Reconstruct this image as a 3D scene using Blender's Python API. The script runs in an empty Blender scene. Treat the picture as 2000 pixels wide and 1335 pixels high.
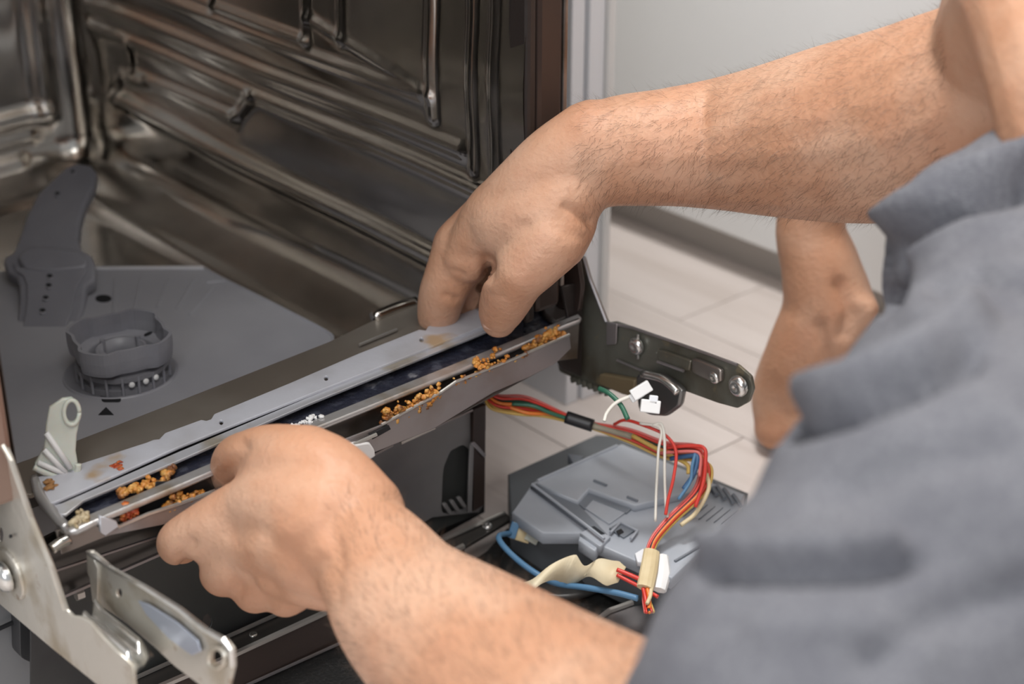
import bpy, bmesh, math, random
import numpy as np
from mathutils import Vector, Matrix
random.seed(7); rng = np.random.default_rng(7)
S = bpy.context.scene
COL = S.collection
# ------------------------------------------------------------------ camera
F = 3280.0
TH = math.atan(1617/F); YAW = math.atan(3200/(F/math.cos(TH)))
ZL = 0.19                                   # height of the tub's front sill above the floor
FH = np.array([math.sin(YAW), math.cos(YAW), 0.]); RT = np.array([math.cos(YAW), -math.sin(YAW), 0.]); ZU = np.array([0, 0, 1.])
FW = FH*math.cos(TH)-ZU*math.sin(TH); UP = FH*math.sin(TH)+ZU*math.cos(TH)
def ray(u, v): return FW+RT*(u-1000)/F-UP*(v-667.5)/F
CAM = np.array([0, 0, ZL])-ray(100, 980)
def P(u, v, d): return CAM+ray(u, v)*d
def onz(u, v, z):
    r = ray(u, v); return CAM+r*(z-CAM[2])/r[2]
def ony(u, v, y):
    r = ray(u, v); return CAM+r*(y-CAM[1])/r[1]
def onx(u, v, x):
    r = ray(u, v); return CAM+r*(x-CAM[0])/r[0]
def onp(u, v, p0, n):
    r = ray(u, v); return CAM+r*(np.dot(np.array(p0)-CAM, n)/np.dot(r, n))
def proj(V):
    q = V-CAM; d = q@FW
    return 1000+F*(q@RT)/d, 667.5-F*(q@UP)/d, d
cd = bpy.data.cameras.new('camera'); cam = bpy.data.objects.new('camera', cd); COL.objects.link(cam)
cd.lens = F/2000*36; cd.sensor_width = 36; cd.clip_start = 0.02
cam.location = CAM
cam.rotation_euler = Matrix((RT, UP, -FW)).transposed().to_euler()
cd.dof.use_dof = True; cd.dof.focus_distance = 1.10; cd.dof.aperture_fstop = 5.0
S.camera = cam
# ------------------------------------------------------------------ light
w = bpy.data.worlds.new('room_light'); S.world = w; w.use_nodes = True
w.node_tree.nodes['Background'].inputs[0].default_value = (0.93, 0.96, 1.0, 1)
w.node_tree.nodes['Background'].inputs[1].default_value = 0.40
def area(name, loc, tgt, sx, sy, e, col=(1, 1, 1)):
    l = bpy.data.lights.new(name, 'AREA'); l.shape = 'RECTANGLE'; l.size = sx; l.size_y = sy; l.energy = e; l.color = col
    o = bpy.data.objects.new(name, l); COL.objects.link(o); o.location = loc
    o.rotation_euler = (Vector(tgt)-Vector(loc)).to_track_quat('-Z', 'Y').to_euler(); return o
area('overhead_light', (.28, 0.04, 2.35), (0.25, 0, 0), .5, 0.5, 38, (1, 0.98, 0.95))
area('overhead_light', (-0.45, -1.05, 2.35), (0.1, 0.1, 0.15), 1.3, 1.3, 22, (1, 0.98, 0.95))  # added fill above the camera, brightens the filter plate and hands
area('window_daylight', (-2.2, -1.5, 1.5), (0.2, 0.1, 0.2), 1.4, 1.3, 27, (0.93, 0.96, 1))
vs = S.view_settings; vs.view_transform = 'Standard'; vs.look = 'None'; vs.exposure = 0.24; vs.gamma = 1.0; vs.use_curve_mapping = False
S.render.film_transparent = False

# ------------------------------------------------------------------ materials
def mat(name, col, rough=0.5, metal=0.0, var=None, scale=8.0, fac=(0.4, 0.62), bump=0.0, bscale=200.0, spec=0.5, sss=0, rvar=0, stretch=None, emis=None, trans=0, detail=4):
    m = bpy.data.materials.new(name); m.use_nodes = True; nt = m.node_tree; N = nt.nodes; L = nt.links
    b = N['Principled BSDF']; b.inputs['Base Color'].default_value = (*col, 1); b.inputs['Roughness'].default_value = rough
    b.inputs['Metallic'].default_value = metal; b.inputs['Specular IOR Level'].default_value = spec
    if trans: b.inputs['Transmission Weight'].default_value = trans
    if sss:
        b.inputs['Subsurface Weight'].default_value = sss; b.inputs['Subsurface Radius'].default_value = (1, .35, .2); b.inputs['Subsurface Scale'].default_value = .006
    tc = N.new('ShaderNodeTexCoord'); src = tc.outputs['Object']
    if stretch:
        mp = N.new('ShaderNodeMapping'); mp.inputs['Scale'].default_value = stretch; L.new(src, mp.inputs[0]); src = mp.outputs[0]
    last = None
    for i, (vc, sc, f) in enumerate(var if isinstance(var, list) else ([(var, scale, fac)] if var else [])):
        n = N.new('ShaderNodeTexNoise'); n.inputs['Scale'].default_value = sc; n.inputs['Detail'].default_value = detail; L.new(src, n.inputs['Vector'])
        r = N.new('ShaderNodeMapRange'); r.inputs[1].default_value = f[0]; r.inputs[2].default_value = f[1]; L.new(n.outputs[0], r.inputs[0])
        if len(f) > 2: r.inputs[4].default_value = f[2]
        mx = N.new('ShaderNodeMix'); mx.data_type = 'RGBA'; L.new(r.outputs[0], mx.inputs[0])
        if last: L.new(last, mx.inputs[6])
        else: mx.inputs[6].default_value = (*col, 1)
        mx.inputs[7].default_value = (*vc, 1); last = mx.outputs[2]
    if last: L.new(last, b.inputs['Base Color'])
    if rvar:
        n = N.new('ShaderNodeTexNoise'); n.inputs['Scale'].default_value = 14; n.inputs['Detail'].default_value = 5; L.new(src, n.inputs['Vector'])
        r = N.new('ShaderNodeMapRange'); r.inputs[3].default_value = rough-rvar; r.inputs[4].default_value = rough+rvar; r.inputs[1].default_value = .3; r.inputs[2].default_value = .7
        L.new(n.outputs[0], r.inputs[0]); L.new(r.outputs[0], b.inputs['Roughness'])
    if bump:
        n = N.new('ShaderNodeTexNoise'); n.inputs['Scale'].default_value = bscale; n.inputs['Detail'].default_value = 4; L.new(src, n.inputs['Vector'])
        bp = N.new('ShaderNodeBump'); bp.inputs['Strength'].default_value = bump; bp.inputs['Distance'].default_value = .002
        L.new(n.outputs[0], bp.inputs['Height']); L.new(bp.outputs[0], b.inputs['Normal'])
    if emis: b.inputs['Emission Color'].default_value = (*emis, 1); b.inputs['Emission Strength'].default_value = 1
    return m
M = {}
M['tub'] = mat('tub_steel', (.64, .61, .575), .16, 1, (.54, .515, .48), 5, rvar=.05, bump=.02, bscale=14)
M['tubfloor'] = mat('tub_floor_steel', (.63, .595, .56), .22, 1, (.53, .50, .47), 6, rvar=.05)
M['gasket'] = mat('black_gasket', (.022, .016, .014), .5, 0, bump=.2, bscale=120)
M['flange'] = mat('dark_flange', (.05, .035, .03), .35, .3)
M['plate'] = mat('grey_filter_plastic', (.36, .36, .39), .38, 0, (.31, .31, .34), 9, bump=.05)
M['plastic'] = mat('grey_spray_arm_plastic', (.27, .27, .30), .42, 0, (.23, .23, .26), 14, bump=.08)
M['cup'] = mat('grey_cup_plastic', (.30, .30, .33), .4, 0, (.24, .24, .27), 20)
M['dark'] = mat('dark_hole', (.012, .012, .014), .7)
M['strip'] = mat('painted_grey_sheet', (.52, .53, .58), .42, .15, [((.44, .44, .47), 25, (.45, .7)), ((.42, .27, .12), 16, (.635, .70, .8))], bump=.12, bscale=160)
M['stripc'] = mat('bright_edge_sheet', (.56, .57, .61), .33, .5, (.4, .36, .3), 30, (.55, .7))
M['channel'] = mat('blue_black_rubber', (.02, .022, .036), .32, 0, [((.07, .075, .1), 90, (.5, .7)), ((.25, .25, .27), 45, (.68, .72, .6))], bump=.8, bscale=220)
M['ridge'] = mat('worn_ridge_steel', (.55, .54, .54), .32, .7, [((.35, .27, .18), 30, (.55, .7, .8))], bump=.15, bscale=120)
M['face'] = mat('brown_grey_steel', (.30, .27, .25), .33, .85, (.2, .16, .13), 30, (.5, .7), bump=.1, bscale=90)
M['lower'] = mat('grey_folded_steel', (.33, .31, .315), .38, .75, (.26, .22, .2), 22, (.5, .75))
M['bracket'] = mat('zinc_bracket_steel', (.60, .57, .51), .36, .65, [((.42, .36, .27), 30, (.48, .7)), ((.3, .2, .12), 70, (.66, .72, .6))], bump=.15, bscale=100)
M['bracketdark'] = mat('dark_reflection_steel', (.16, .16, .135), .34, .45, [((.10, .085, .06), 26, (.45, .7)), ((.25, .2, .12), 60, (.62, .7, .6))], bump=.15, bscale=100)  # same steel as the left bracket, its dark reflection put into the colour
M['zinc'] = mat('bright_zinc', (.7, .7, .68), .22, .9, (.45, .42, .36), 40, (.5, .7))
M['brightslot'] = mat('blue_grey_zinc', (.45, .49, .58), .35, .6)
M['base'] = mat('dark_green_grey_steel', (.055, .058, .056), .42, .3, (.035, .035, .037), 12)
M['basepanel'] = mat('grey_base_cover', (.22, .215, .215), .45, .2, (.13, .125, .13), 10, (.4, .65))
M['rail'] = mat('dark_base_rail', (.09, .085, .08), .35, .6)
M['edge'] = mat('bright_cut_edge', (.55, .53, .5), .3, .8)
M['tray'] = mat('black_tray', (.013, .013, .013), .5, 0, (.04, .04, .04), 300, (.6, .7), bump=.3, bscale=400)
M['boxg'] = mat('grey_module_plastic', (.45, .48, .53), .42, 0, (.37, .40, .45), 12, bump=.05)
M['boxside'] = mat('dark_grey_module_side', (.12, .13, .14), .45)
M['boxd'] = mat('module_recess_plastic', (.19, .21, .24), .5)
M['clip'] = mat('milky_white_plastic', (.66, .68, .62), .35, 0, (.55, .57, .50), 20, sss=.3)
M['white'] = mat('white_nylon', (.80, .80, .80), .4)
M['tape'] = mat('cream_masking_tape', (.68, .57, .36), .6, 0, (.60, .48, .28), 40, bump=.2, bscale=150)
M['ribbon'] = mat('cream_ribbon_tape', (.76, .68, .50), .5, 0, (.66, .55, .36), 25, bump=.15, bscale=100)
for n, c in dict(red=(.62, .045, .03), pink=(.66, .16, .14), orange=(.75, .2, .03), yellow=(.60, .40, .10), green=(.03, .13, .08), blackw=(.015, .015, .017), bluew=(.05, .12, .24), blue=(.09, .21, .36), whitew=(.78, .75, .68), greyw=(.3, .3, .32), brownw=(.22, .09, .05)).items():
    M[n] = mat('wire_'+n, c, .38)
M['food'] = mat('orange_food_residue', (.55, .21, .035), .42, 0, [((.68, .36, .10), 160, (.48, .62)), ((.16, .06, .02), 110, (.52, .64))], bump=.8, bscale=300, sss=.2)
M['foodred'] = mat('red_brown_residue', (.38, .06, .02), .4, 0, (.6, .2, .04), 150, (.45, .65), bump=.6, bscale=300)
M['foodpale'] = mat('pale_residue', (.50, .42, .28), .6, 0, (.33, .24, .12), 160, (.45, .65), bump=.6, bscale=300)
M['floor'] = mat('pale_wood_laminate', (.67, .605, .575), .38, 0, [((.55, .485, .45), 3, (.4, .65)), ((.49, .425, .39), 9, (.58, .75, .5))], stretch=(7, .6, 1))
M['cab'] = mat('white_cabinet_lacquer', (.72, .72, .715), .35)
M['cabedge'] = mat('white_edge_band', (.78, .80, .84), .3)
M['plinth'] = mat('shaded_plinth', (.42, .39, .36), .45)  # shadow below the doors is put into this taupe colour
M['wall'] = mat('painted_wall', (.5, .48, .45), .8)
M['counter'] = mat('worktop_laminate', (.32, .28, .25), .4)
M['skin'] = mat('skin', (.52, .275, .168), .5, 0, [((.60, .365, .25), 14, (.42, .62)), ((.50, .235, .14), 22, (.52, .74, .45)), ((.40, .22, .14), 260, (.6, .74, .45))], bump=.35, bscale=260, spec=.35, sss=.12)
M['hair'] = mat('dark_body_hair', (.085, .05, .03), .5)
M['headhair'] = mat('dark_hair', (.02, .014, .01), .6, bump=1, bscale=200)
M['nail'] = mat('finger_nail', (.68, .42, .33), .3, sss=.2)
M['shirt'] = mat('grey_heather_cotton', (.145, .146, .165), .9, 0, [((.185, .187, .205), 420, (.4, .62)), ((.12, .121, .14), 30, (.45, .7, .6))], bump=.5, bscale=900, spec=.15)
M['shorts'] = mat('dark_blue_cotton', (.03, .035, .06), .9, bump=.4, bscale=500, spec=.1)
M['eye'] = mat('eye_white', (.7, .68, .65), .2)

# ------------------------------------------------------------------ object helpers
def wloc(o):
    v = Vector((0, 0, 0))
    while o is not None: v += o.location; o = o.parent
    return v
def obj(name, me, m, parent=None, label=None, smooth=None):
    """me: mesh in world coordinates. Links it as one object."""
    o = bpy.data.objects.new(name, me); COL.objects.link(o)
    if m is not None and len(me.materials) == 0: me.materials.append(m)
    if parent is not None:
        o.parent = parent; off = wloc(parent); me.transform(Matrix.Translation(-off))
    else:
        n = len(me.vertices)
        if n:
            a = np.empty(n*3, 'f'); me.vertices.foreach_get('co', a); a = a.reshape(-1, 3)
            c = Vector(((a[:, 0].min()+a[:, 0].max())/2, (a[:, 1].min()+a[:, 1].max())/2, a[:, 2].min()))
            me.transform(Matrix.Translation(-c)); o.location = c
    if label: o['label'] = label
    if smooth is not None:
        for p in me.polygons: p.use_smooth = smooth
    return o
def thing(name, label, cat, loc=(0, 0, 0), group=None):
    o = bpy.data.objects.new(name, None); COL.objects.link(o); o.location = Vector([float(x) for x in loc]); o.empty_display_size = .02
    o['label'] = label; o['category'] = cat
    if group: o['group'] = group
    return o
def tag(o, label, cat, group=None, kind=None):
    o['label'] = label; o['category'] = cat
    if group: o['group'] = group
    if kind: o['kind'] = kind
    return o
def struct(o): o['kind'] = 'structure'; return o
def mesh(V, Fc, name='m'):
    me = bpy.data.meshes.new(name); me.from_pydata([tuple(map(float, v)) for v in V], [], [tuple(f) for f in Fc]); me.update(); return me
def joinm(ms):
    V = []; Fc = []
    for me in ms:
        o = len(V); V += [tuple(v.co) for v in me.vertices]; Fc += [tuple(i+o for i in p.vertices) for p in me.polygons]
    return mesh(V, Fc)
def box(x0, x1, y0, y1, z0, z1, bev=0.0):
    bm = bmesh.new(); bmesh.ops.create_cube(bm, size=1)
    for v in bm.verts:
        v.co = Vector(((x0+x1)/2+v.co.x*(x1-x0), (y0+y1)/2+v.co.y*(y1-y0), (z0+z1)/2+v.co.z*(z1-z0)))
    if bev: bmesh.ops.bevel(bm, geom=bm.edges[:], offset=bev, segments=2, affect='EDGES', profile=.5)
    me = bpy.data.meshes.new('b'); bm.to_mesh(me); bm.free(); return me
def plate(pts3, n, thick, holes=(), bevel=0.0004):
    """flat sheet: outline (and holes) as 3D points on one plane with normal n; thickness grows to -n."""
    n = np.array(n, float); n /= np.linalg.norm(n)
    o = np.array(pts3[0]); e1 = np.array(pts3[1])-o; e1 -= n*np.dot(e1, n); e1 /= np.linalg.norm(e1); e2 = np.cross(n, e1)
    cu = bpy.data.curves.new('c', 'CURVE'); cu.dimensions = '2D'; cu.fill_mode = 'BOTH'
    cu.extrude = max(thick/2-bevel, 1e-5); cu.bevel_depth = bevel; cu.bevel_resolution = 1; cu.offset = -bevel
    for loop in [pts3]+list(holes):
        sp = cu.splines.new('POLY'); sp.points.add(len(loop)-1)
        for i, p in enumerate(loop):
            q = np.array(p)-o; sp.points[i].co = (float(q@e1), float(q@e2), 0, 1)
        sp.use_cyclic_u = True
    ob = bpy.data.objects.new('tmp', cu); COL.objects.link(ob)
    bpy.context.view_layer.update()
    me = bpy.data.meshes.new_from_object(ob.evaluated_get(bpy.context.evaluated_depsgraph_get()))
    bpy.data.objects.remove(ob); bpy.data.curves.remove(cu)
    mt = Matrix(((e1[0], e2[0], n[0], o[0]-n[0]*thick/2), (e1[1], e2[1], n[1], o[1]-n[1]*thick/2), (e1[2], e2[2], n[2], o[2]-n[2]*thick/2), (0, 0, 0, 1)))
    me.transform(mt); me.materials.clear(); return me
def rnd(pts, r=.25, k=3):
    """round the corners of a closed 2D outline"""
    out = []; n = len(pts)
    for i in range(n):
        a, b, c = [np.array(pts[j % n], float) for j in (i-1, i, i+1)]
        p = b+(a-b)*r; q = b+(c-b)*r
        for t in np.linspace(0, 1, k+1): out.append(tuple((1-t)**2*p+2*t*(1-t)*b+t*t*q))
    return out
def circ(c, n, r, k=20, e1=None, ry=None):
    n = np.array(n, float); n /= np.linalg.norm(n)
    e1 = np.array(e1 if e1 is not None else ((1, 0, 0) if abs(n[0]) < .8 else (0, 1, 0)), float); e1 -= n*np.dot(e1, n); e1 /= np.linalg.norm(e1); e2 = np.cross(n, e1)
    return [np.array(c)+e1*r*math.cos(t)+e2*(ry or r)*math.sin(t) for t in np.linspace(0, 2*math.pi, k, endpoint=False)]
def smoothpts(pts, k=8):
    p = [np.array(a, float) for a in pts]; p = [2*p[0]-p[1]]+p+[2*p[-1]-p[-2]]; out = []
    for i in range(1, len(p)-2):
        for t in np.linspace(0, 1, k, endpoint=False):
            out.append(.5*((2*p[i])+(-p[i-1]+p[i+1])*t+(2*p[i-1]-5*p[i]+4*p[i+1]-p[i+2])*t*t+(-p[i-1]+3*p[i]-3*p[i+1]+p[i+2])*t**3))
    out.append(p[-2]); return out
def tube(pts, r, k=8, cap=True, flat=1.0, upv=None):
    """tube mesh along 3D points; r scalar or list"""
    pts = [np.array(p[:3], float) for p in pts]; n = len(pts); rr = r if hasattr(r, '__len__') else [r]*n
    V = []; Fc = []; ref = np.array(upv if upv is not None else (.3, .2, 1.), float)
    for i, p in enumerate(pts):
        t = pts[min(i+1, n-1)]-pts[max(i-1, 0)]; t /= (np.linalg.norm(t)+1e-12)
        a = ref-t*np.dot(ref, t); a /= (np.linalg.norm(a)+1e-12); b = np.cross(t, a); ref = a if upv is None else ref
        for j in range(k):
            th = 2*math.pi*j/k; V.append(p+(a*math.cos(th)*flat+b*math.sin(th))*rr[i])
    for i in range(n-1):
        for j in range(k):
            Fc.append((i*k+j, i*k+(j+1) % k, (i+1)*k+(j+1) % k, (i+1)*k+j))
    if cap: Fc.append(tuple(range(k))[::-1]); Fc.append(tuple((n-1)*k+j for j in range(k)))
    return mesh(V, Fc)
def lathe(c, prof, k=32, fr=None):
    """prof: (r, z) list around a vertical axis at c; fr(theta, r, z)->r"""
    V = []; Fc = []
    for (r, z) in prof:
        for j in range(k):
            t = 2*math.pi*j/k; q = fr(t, r, z) if fr else r
            V.append((c[0]+q*math.cos(t), c[1]+q*math.sin(t), c[2]+z))
    for i in range(len(prof)-1):
        for j in range(k): Fc.append((i*k+j, i*k+(j+1) % k, (i+1)*k+(j+1) % k, (i+1)*k+j))
    return mesh(V, Fc)
def solid(me, t):
    """give an open sheet thickness"""
    bm = bmesh.new(); bm.from_mesh(me); bmesh.ops.recalc_face_normals(bm, faces=bm.faces[:]); bmesh.ops.solidify(bm, geom=bm.faces[:], thickness=t); bm.to_mesh(me); bm.free(); return me
def zpl(px, z, thick, holes=(), bevel=.0004):
    return plate([onz(u, v, z) for u, v in px], (0, 0, 1), thick, [[onz(u, v, z) for u, v in h] for h in holes], bevel)
def ypl(px, y, thick, holes=(), bevel=.0004):
    return plate([ony(u, v, y) for u, v in px], (0, -1, 0), thick, [[ony(u, v, y) for u, v in h] for h in holes], bevel)
def xpl(px, x, thick, holes=(), bevel=.0004):
    return plate([onx(u, v, x) for u, v in px], (-1, 0, 0), thick, [[onx(u, v, x) for u, v in h] for h in holes], bevel)
def pcirc(u, v, r, ry=None, k=16): return [(u+r*math.cos(t), v+(ry or r)*math.sin(t)) for t in np.linspace(0, 2*math.pi, k, endpoint=False)]
def hcirc(c, r, k=20): return [np.array((c[0]+r*math.cos(t), c[1]+r*math.sin(t), c[2])) for t in np.linspace(0, 2*math.pi, k, endpoint=False)]
def screw(name, c, n, r, m, parent, label=None, slot=True):
    """domed screw head on a surface with normal n"""
    n = Vector([float(x) for x in n]).normalized(); bm = bmesh.new()
    prof = [(r, 0), (r, r*.25), (r*.85, r*.5), (r*.5, r*.68), (r*.22, r*.5 if slot else r*.72)]
    rings = [[bm.verts.new((a*math.cos(t), a*math.sin(t), h)) for t in np.linspace(0, 2*math.pi, 14, endpoint=False)] for a, h in prof]
    for A, B in zip(rings, rings[1:]):
        for j in range(14): bm.faces.new((A[j], A[(j+1) % 14], B[(j+1) % 14], B[j]))
    bm.faces.new(rings[-1])
    me = bpy.data.meshes.new('s'); bm.to_mesh(me); bm.free()
    me.transform(Matrix.Translation(Vector([float(x) for x in c])) @ n.to_track_quat('Z', 'Y').to_matrix().to_4x4())
    return obj(name, me, m, parent, label, smooth=True)

# ================================================================== SETTING
fl = bpy.data.objects.new('floor', mesh([(-1.6, -2.2, -.012), (2.2, -2.2, -.012), (2.2, 1.6, -.012), (-1.6, 1.6, -.012)], [(0, 1, 2, 3)])); COL.objects.link(fl)
fl.data.materials.append(mat('floor_joint', (.12, .1, .09), .8)); struct(fl)
pw = .128; xs = float(onz(1450, 680, 0)[0])
pm = box(0, pw-.0012, 0, 1.2-.0012, -.012, 0, .0006); pm.materials.append(M['floor'])
i = 0
for k in range(-18, 12):
    off = [.0, .43, .81, .22, .64][k % 5]; x = xs+k*pw
    if x > 1.9: continue
    yj = float(onz(1420, 868, 0)[1]) if k % 5 == (math.floor((float(onz(1420, 868, 0)[0])-xs)/pw) % 5) else None
    y0 = -2.2+off
    if yj is not None: y0 = yj-2.4
    for j in range(3):
        o = bpy.data.objects.new('plank', pm); COL.objects.link(o); o.parent = fl; o.location = (x, y0+j*1.2, 0); i += 1
struct(obj('wall_back', box(-1.6, 2.2, .80, .86, 0, 2.5), M['wall']))
struct(obj('wall_right', box(1.46, 1.52, -2.2, .80, 0, 2.5), M['wall']))
struct(obj('ceiling', box(-1.6, 2.2, -2.2, .86, 2.5, 2.55), mat('ceiling_paint', (.8, .8, .78), .9)))
# cabinet run on the right (its doors face the dishwasher's side)
xb = float(onz(1400, 497, 0)[0])
cabR = thing('base_cabinet', 'plain white base cabinet with recessed shade-toned plinth behind the bare foot', 'cabinet', (xb+.25, -.5, 0))
obj('plinth', box(xb, 1.45, -1.9, .80, 0, .046, .001), M['plinth'], cabR, 'plinth with shade in its taupe colour')
xf = xb-.035
for a, b in ((-1.9, -1.2), (-1.198, -.5), (-.498, .78)):
    obj('cabinet_door', box(xf, xf+.02, a, b, .047, .84, .0015), M['cab'], cabR)
obj('cabinet_worktop', box(xf-.02, 1.45, -1.9, .80, .843, .88, .003), M['counter'], cabR)
obj('cabinet_body', box(xf+.022, 1.45, -1.9, .79, .047, .84), M['cab'], cabR)
# neighbour cabinet at the dishwasher's right: two panel edges
cabN = thing('kitchen_cabinet', 'narrow white cabinet side panels beside the dishwasher recess', 'cabinet', (.575, .45, 0))
x1 = float(ony(1122, 0, .14)[0]); x2 = float(ony(1150, 0, .14)[0]); x3 = float(ony(1199, 0, .14)[0])
obj('side_panel', box(x1, x2-.0015, .142, .79, 0.0, .85, .0012), M['cabedge'], cabN)
obj('side_panel', box(x2+.002, x3-.009, .14, .79, 0.0, .85, .0012), M['cabedge'], cabN)
obj('edge_strip', box(x3-.0085, x3, .136, .79, 0, .85, .002), M['cab'], cabN)
ct = tag(obj('worktop', box(-.6, x3+.01, .10, .80, .86, .90, .003), M['counter']), 'brown laminate worktop above the dishwasher and its white side panels', 'worktop')
cl = thing('left_cabinet', 'grey base cabinet left of the dishwasher with a dark toe recess', 'cabinet', (-.35, .45, 0))
cl.name = 'base_unit'
obj('side_panel', box(-.60, -.11, .16, .79, .0, .85, .001), M['cab'], cl)

# ================================================================== DISHWASHER
dw = thing('dishwasher', 'opened stainless steel dishwasher with its door removed', 'dishwasher', (.18, .3, 0))
g1 = float(ony(1050, 0, -.02)[0]); g2 = float(ony(1103, 0, -.02)[0]); g3 = float(ony(1111, 0, -.02)[0])
XW = .36; YB = .622; XL = -.025; RC = .03
def seg(a, b, h, wd): return (onx(*a, XW), onx(*b, XW), h, wd)
beads = []      # on the right wall: (Y,z) segments, height, half width
def bz(a, b, h, wd):
    A = onx(*a, XW); B = onx(*b, XW); beads.append(((A[1], A[2]), (B[1], B[2]), h, wd))
def byz(a, b, h, wd): beads.append((a, b, h, wd))
byz((.56, .342), (.095, .342), .0030, .0045)
byz((.60, .312), (.05, .312), .0040, .0060)
byz((.60, .290), (.02, .288), .0040, .0050)
byz((.523, .284), (.523, .262), .0045, .0045)
byz((.520, .258), (.345, .262), .0040, .0045); byz((.345, .262), (.318, .286), .0040, .004)
byz((.555, .228), (-.01, .216), .0065, .0075); byz((.560, .228), (.545, .250), .005, .005); byz((.545, .250), (.50, .256), .004, .005)
byz((.233, .352), (.233, .60), .0035, .0035); byz((.189, .362), (.189, .6), .003, .003); byz((.37, .353), (.233, .353), .003, .003); byz((.37, .353), (.37, .6), .003, .003)
byz((.083, .328), (.079, .62), .0045, .004); byz((.038, .30), (.038, .7), .003, .003); byz((.014, .22), (.014, .7), .0025, .003)
byz((.233, .372), (.083, .345), .002, .003)
bb = [((.318, .206), (.324, .60), .0075, .009), ((.318, .206), (.10, .202), .006, .008), ((.30, .186), (.0, .182), .004, .006), ((.285, .128+.04), (.0, .16), .003, .005), ((.30, .47), (.0, .47), .005, .006)]
ys = np.concatenate([np.arange(-.018, YB-RC, .0028), [YB-RC]])
path = [(XW, y, 0, (-1, 0)) for y in ys]
for t in np.linspace(0, math.pi/2, 9)[1:]: path.append((XW-RC+RC*math.cos(t), YB-RC+RC*math.sin(t), 2, (-math.cos(t), -math.sin(t))))
for x in np.linspace(XW-RC, XL+RC, 90)[1:]: path.append((x, YB, 1, (0, -1)))
for t in np.linspace(0, math.pi/2, 7)[1:]: path.append((XL+RC-RC*math.sin(t), YB-RC+RC*math.cos(t), 2, (math.sin(t), -math.cos(t))))
for y in np.linspace(YB-RC, -.018, 40)[1:]: path.append((XL, y, 3, (1, 0)))
zs = np.concatenate([np.arange(.1575, .46, .0026), np.linspace(.47, .80, 24)])
def segd(px_, pz, a, b):
    ax, az = a; bx, bz_ = b; dx, dz = bx-ax, bz_-az; L2 = dx*dx+dz*dz
    t = np.clip(((px_-ax)*dx+(pz-az)*dz)/L2, 0, 1); return np.hypot(px_-ax-t*dx, pz-az-t*dz)
PX = np.array([p[:2] for p in path]); kind = np.array([p[2] for p in path]); NR = np.array([p[3] for p in path])
nv = len(path); nz = len(zs); Hh = np.zeros((nv, nz))
ZZ = np.tile(zs, (nv, 1))
for a, b, h, wd in beads:
    D = segd(np.tile(PX[:, 1:2], (1, nz)), ZZ, a, b); g = h/(1+(D/wd)**4)
    Hh += np.where((kind == 0)[:, None], g, 0)*(1 if h < .005 else 1)
for a, b, h, wd in bb:
    D = segd(np.tile(PX[:, 0:1], (1, nz)), ZZ, a, b); Hh += np.where((kind == 1)[:, None], h/(1+(D/wd)**4), 0)
# shallow dish between the beads, so the panel is not dead flat
Hh += np.where((kind == 0)[:, None], .0016*np.sin(PX[:, 1:2]*17+ZZ*9)+.0012*np.sin(ZZ*55+PX[:, 1:2]*6), 0)
Hh += np.where((kind == 1)[:, None], .0016*np.sin(PX[:, 0:1]*24+ZZ*14), 0)
# bottom of the wall rolls inwards
roll = np.clip((.181-ZZ)/.024, 0, 1); Hh += .010*roll**2
V = np.zeros((nv, nz, 3)); V[:, :, 0] = PX[:, 0:1]+NR[:, 0:1]*Hh; V[:, :, 1] = PX[:, 1:2]+NR[:, 1:2]*Hh; V[:, :, 2] = ZZ
Fc = [(i*nz+j, (i+1)*nz+j, (i+1)*nz+j+1, i*nz+j+1) for i in range(nv-1) for j in range(nz-1)]
obj('tub_wall', mesh(V.reshape(-1, 3), Fc), M['tub'], dw, 'brown-tinted stainless tub walls with pressed ribs', smooth=True)
# tub floor: slopes from the walls down to the filter plate
xs_ = np.linspace(XL+.006, XW-.006, 70); ys_ = np.linspace(.062, YB-.006, 90)
V = []; ZP = .147
for x in xs_:
    for y in ys_:
        d = min(XW-.006-x, x-XL-.006, YB-.006-y, 1); d2 = min(math.hypot(max(0, .05-(XW-.006-x)), max(0, .05-(YB-.006-y))), .05) if True else 0
        e = max(0, 1-d/.062)
        z = ZP-.006+.0185*(e**1.5)+.004*math.exp(-((d-.045)/.006)**2)
        if y < .075: z = ZP-.006+(ZL-.004-ZP+.006)*max(0, min(1, (.075-y)/.012))
        V.append((x, y, z))
ny = len(ys_)
Fc = [(i*ny+j, (i+1)*ny+j, (i+1)*ny+j+1, i*ny+j+1) for i in range(len(xs_)-1) for j in range(ny-1)]
obj('tub_floor', mesh(V, Fc), M['tubfloor'], dw, 'sloping stainless tub floor', smooth=True)
obj('tub_roof', box(XL, XW, -.018, YB, .80, .803), M['tub'], dw)
obj('outer_shell', joinm([box(-.052, -.048, .02, .66, .12, .83), box(g3-.006, g3-.002, .02, .66, .15, .83), box(-.05, .43, .64, .645, .12, .83), box(-.05, .43, .02, .66, .83, .834)]), mat('shell_sheet', (.16, .15, .14), .45, .6), dw)
# sill: stainless ledge behind the trim, its rear edge folds down into the tub
sill = [(20-60, 910+26), (20, 910), (335, 788), (640, 668), (770, 606), (830, 580), (1000, 520), (1060, 560), (820, 650), (700, 700), (400, 825), (157, 920), (60, 965), (20, 960)]
obj('sill_ledge', zpl(sill, ZL-.002, .003), mat('sill_steel', (.30, .27, .235), .42, .6, (.22, .19, .16), 8), dw, 'dark stainless sill ledge')
obj('sill_rim', tube(smoothpts([onz(730, 619, ZL), onz(775, 600, ZL), onz(812, 590, ZL-.002)], 5), .0045, 8), M['tub'], dw, smooth=True)
obj('sill_scratch', tube([onz(702, 673, ZL+.0005), onz(775, 643, ZL+.0005)], .0012, 6), M['edge'], dw, 'bright raised edge on the sill')
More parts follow.
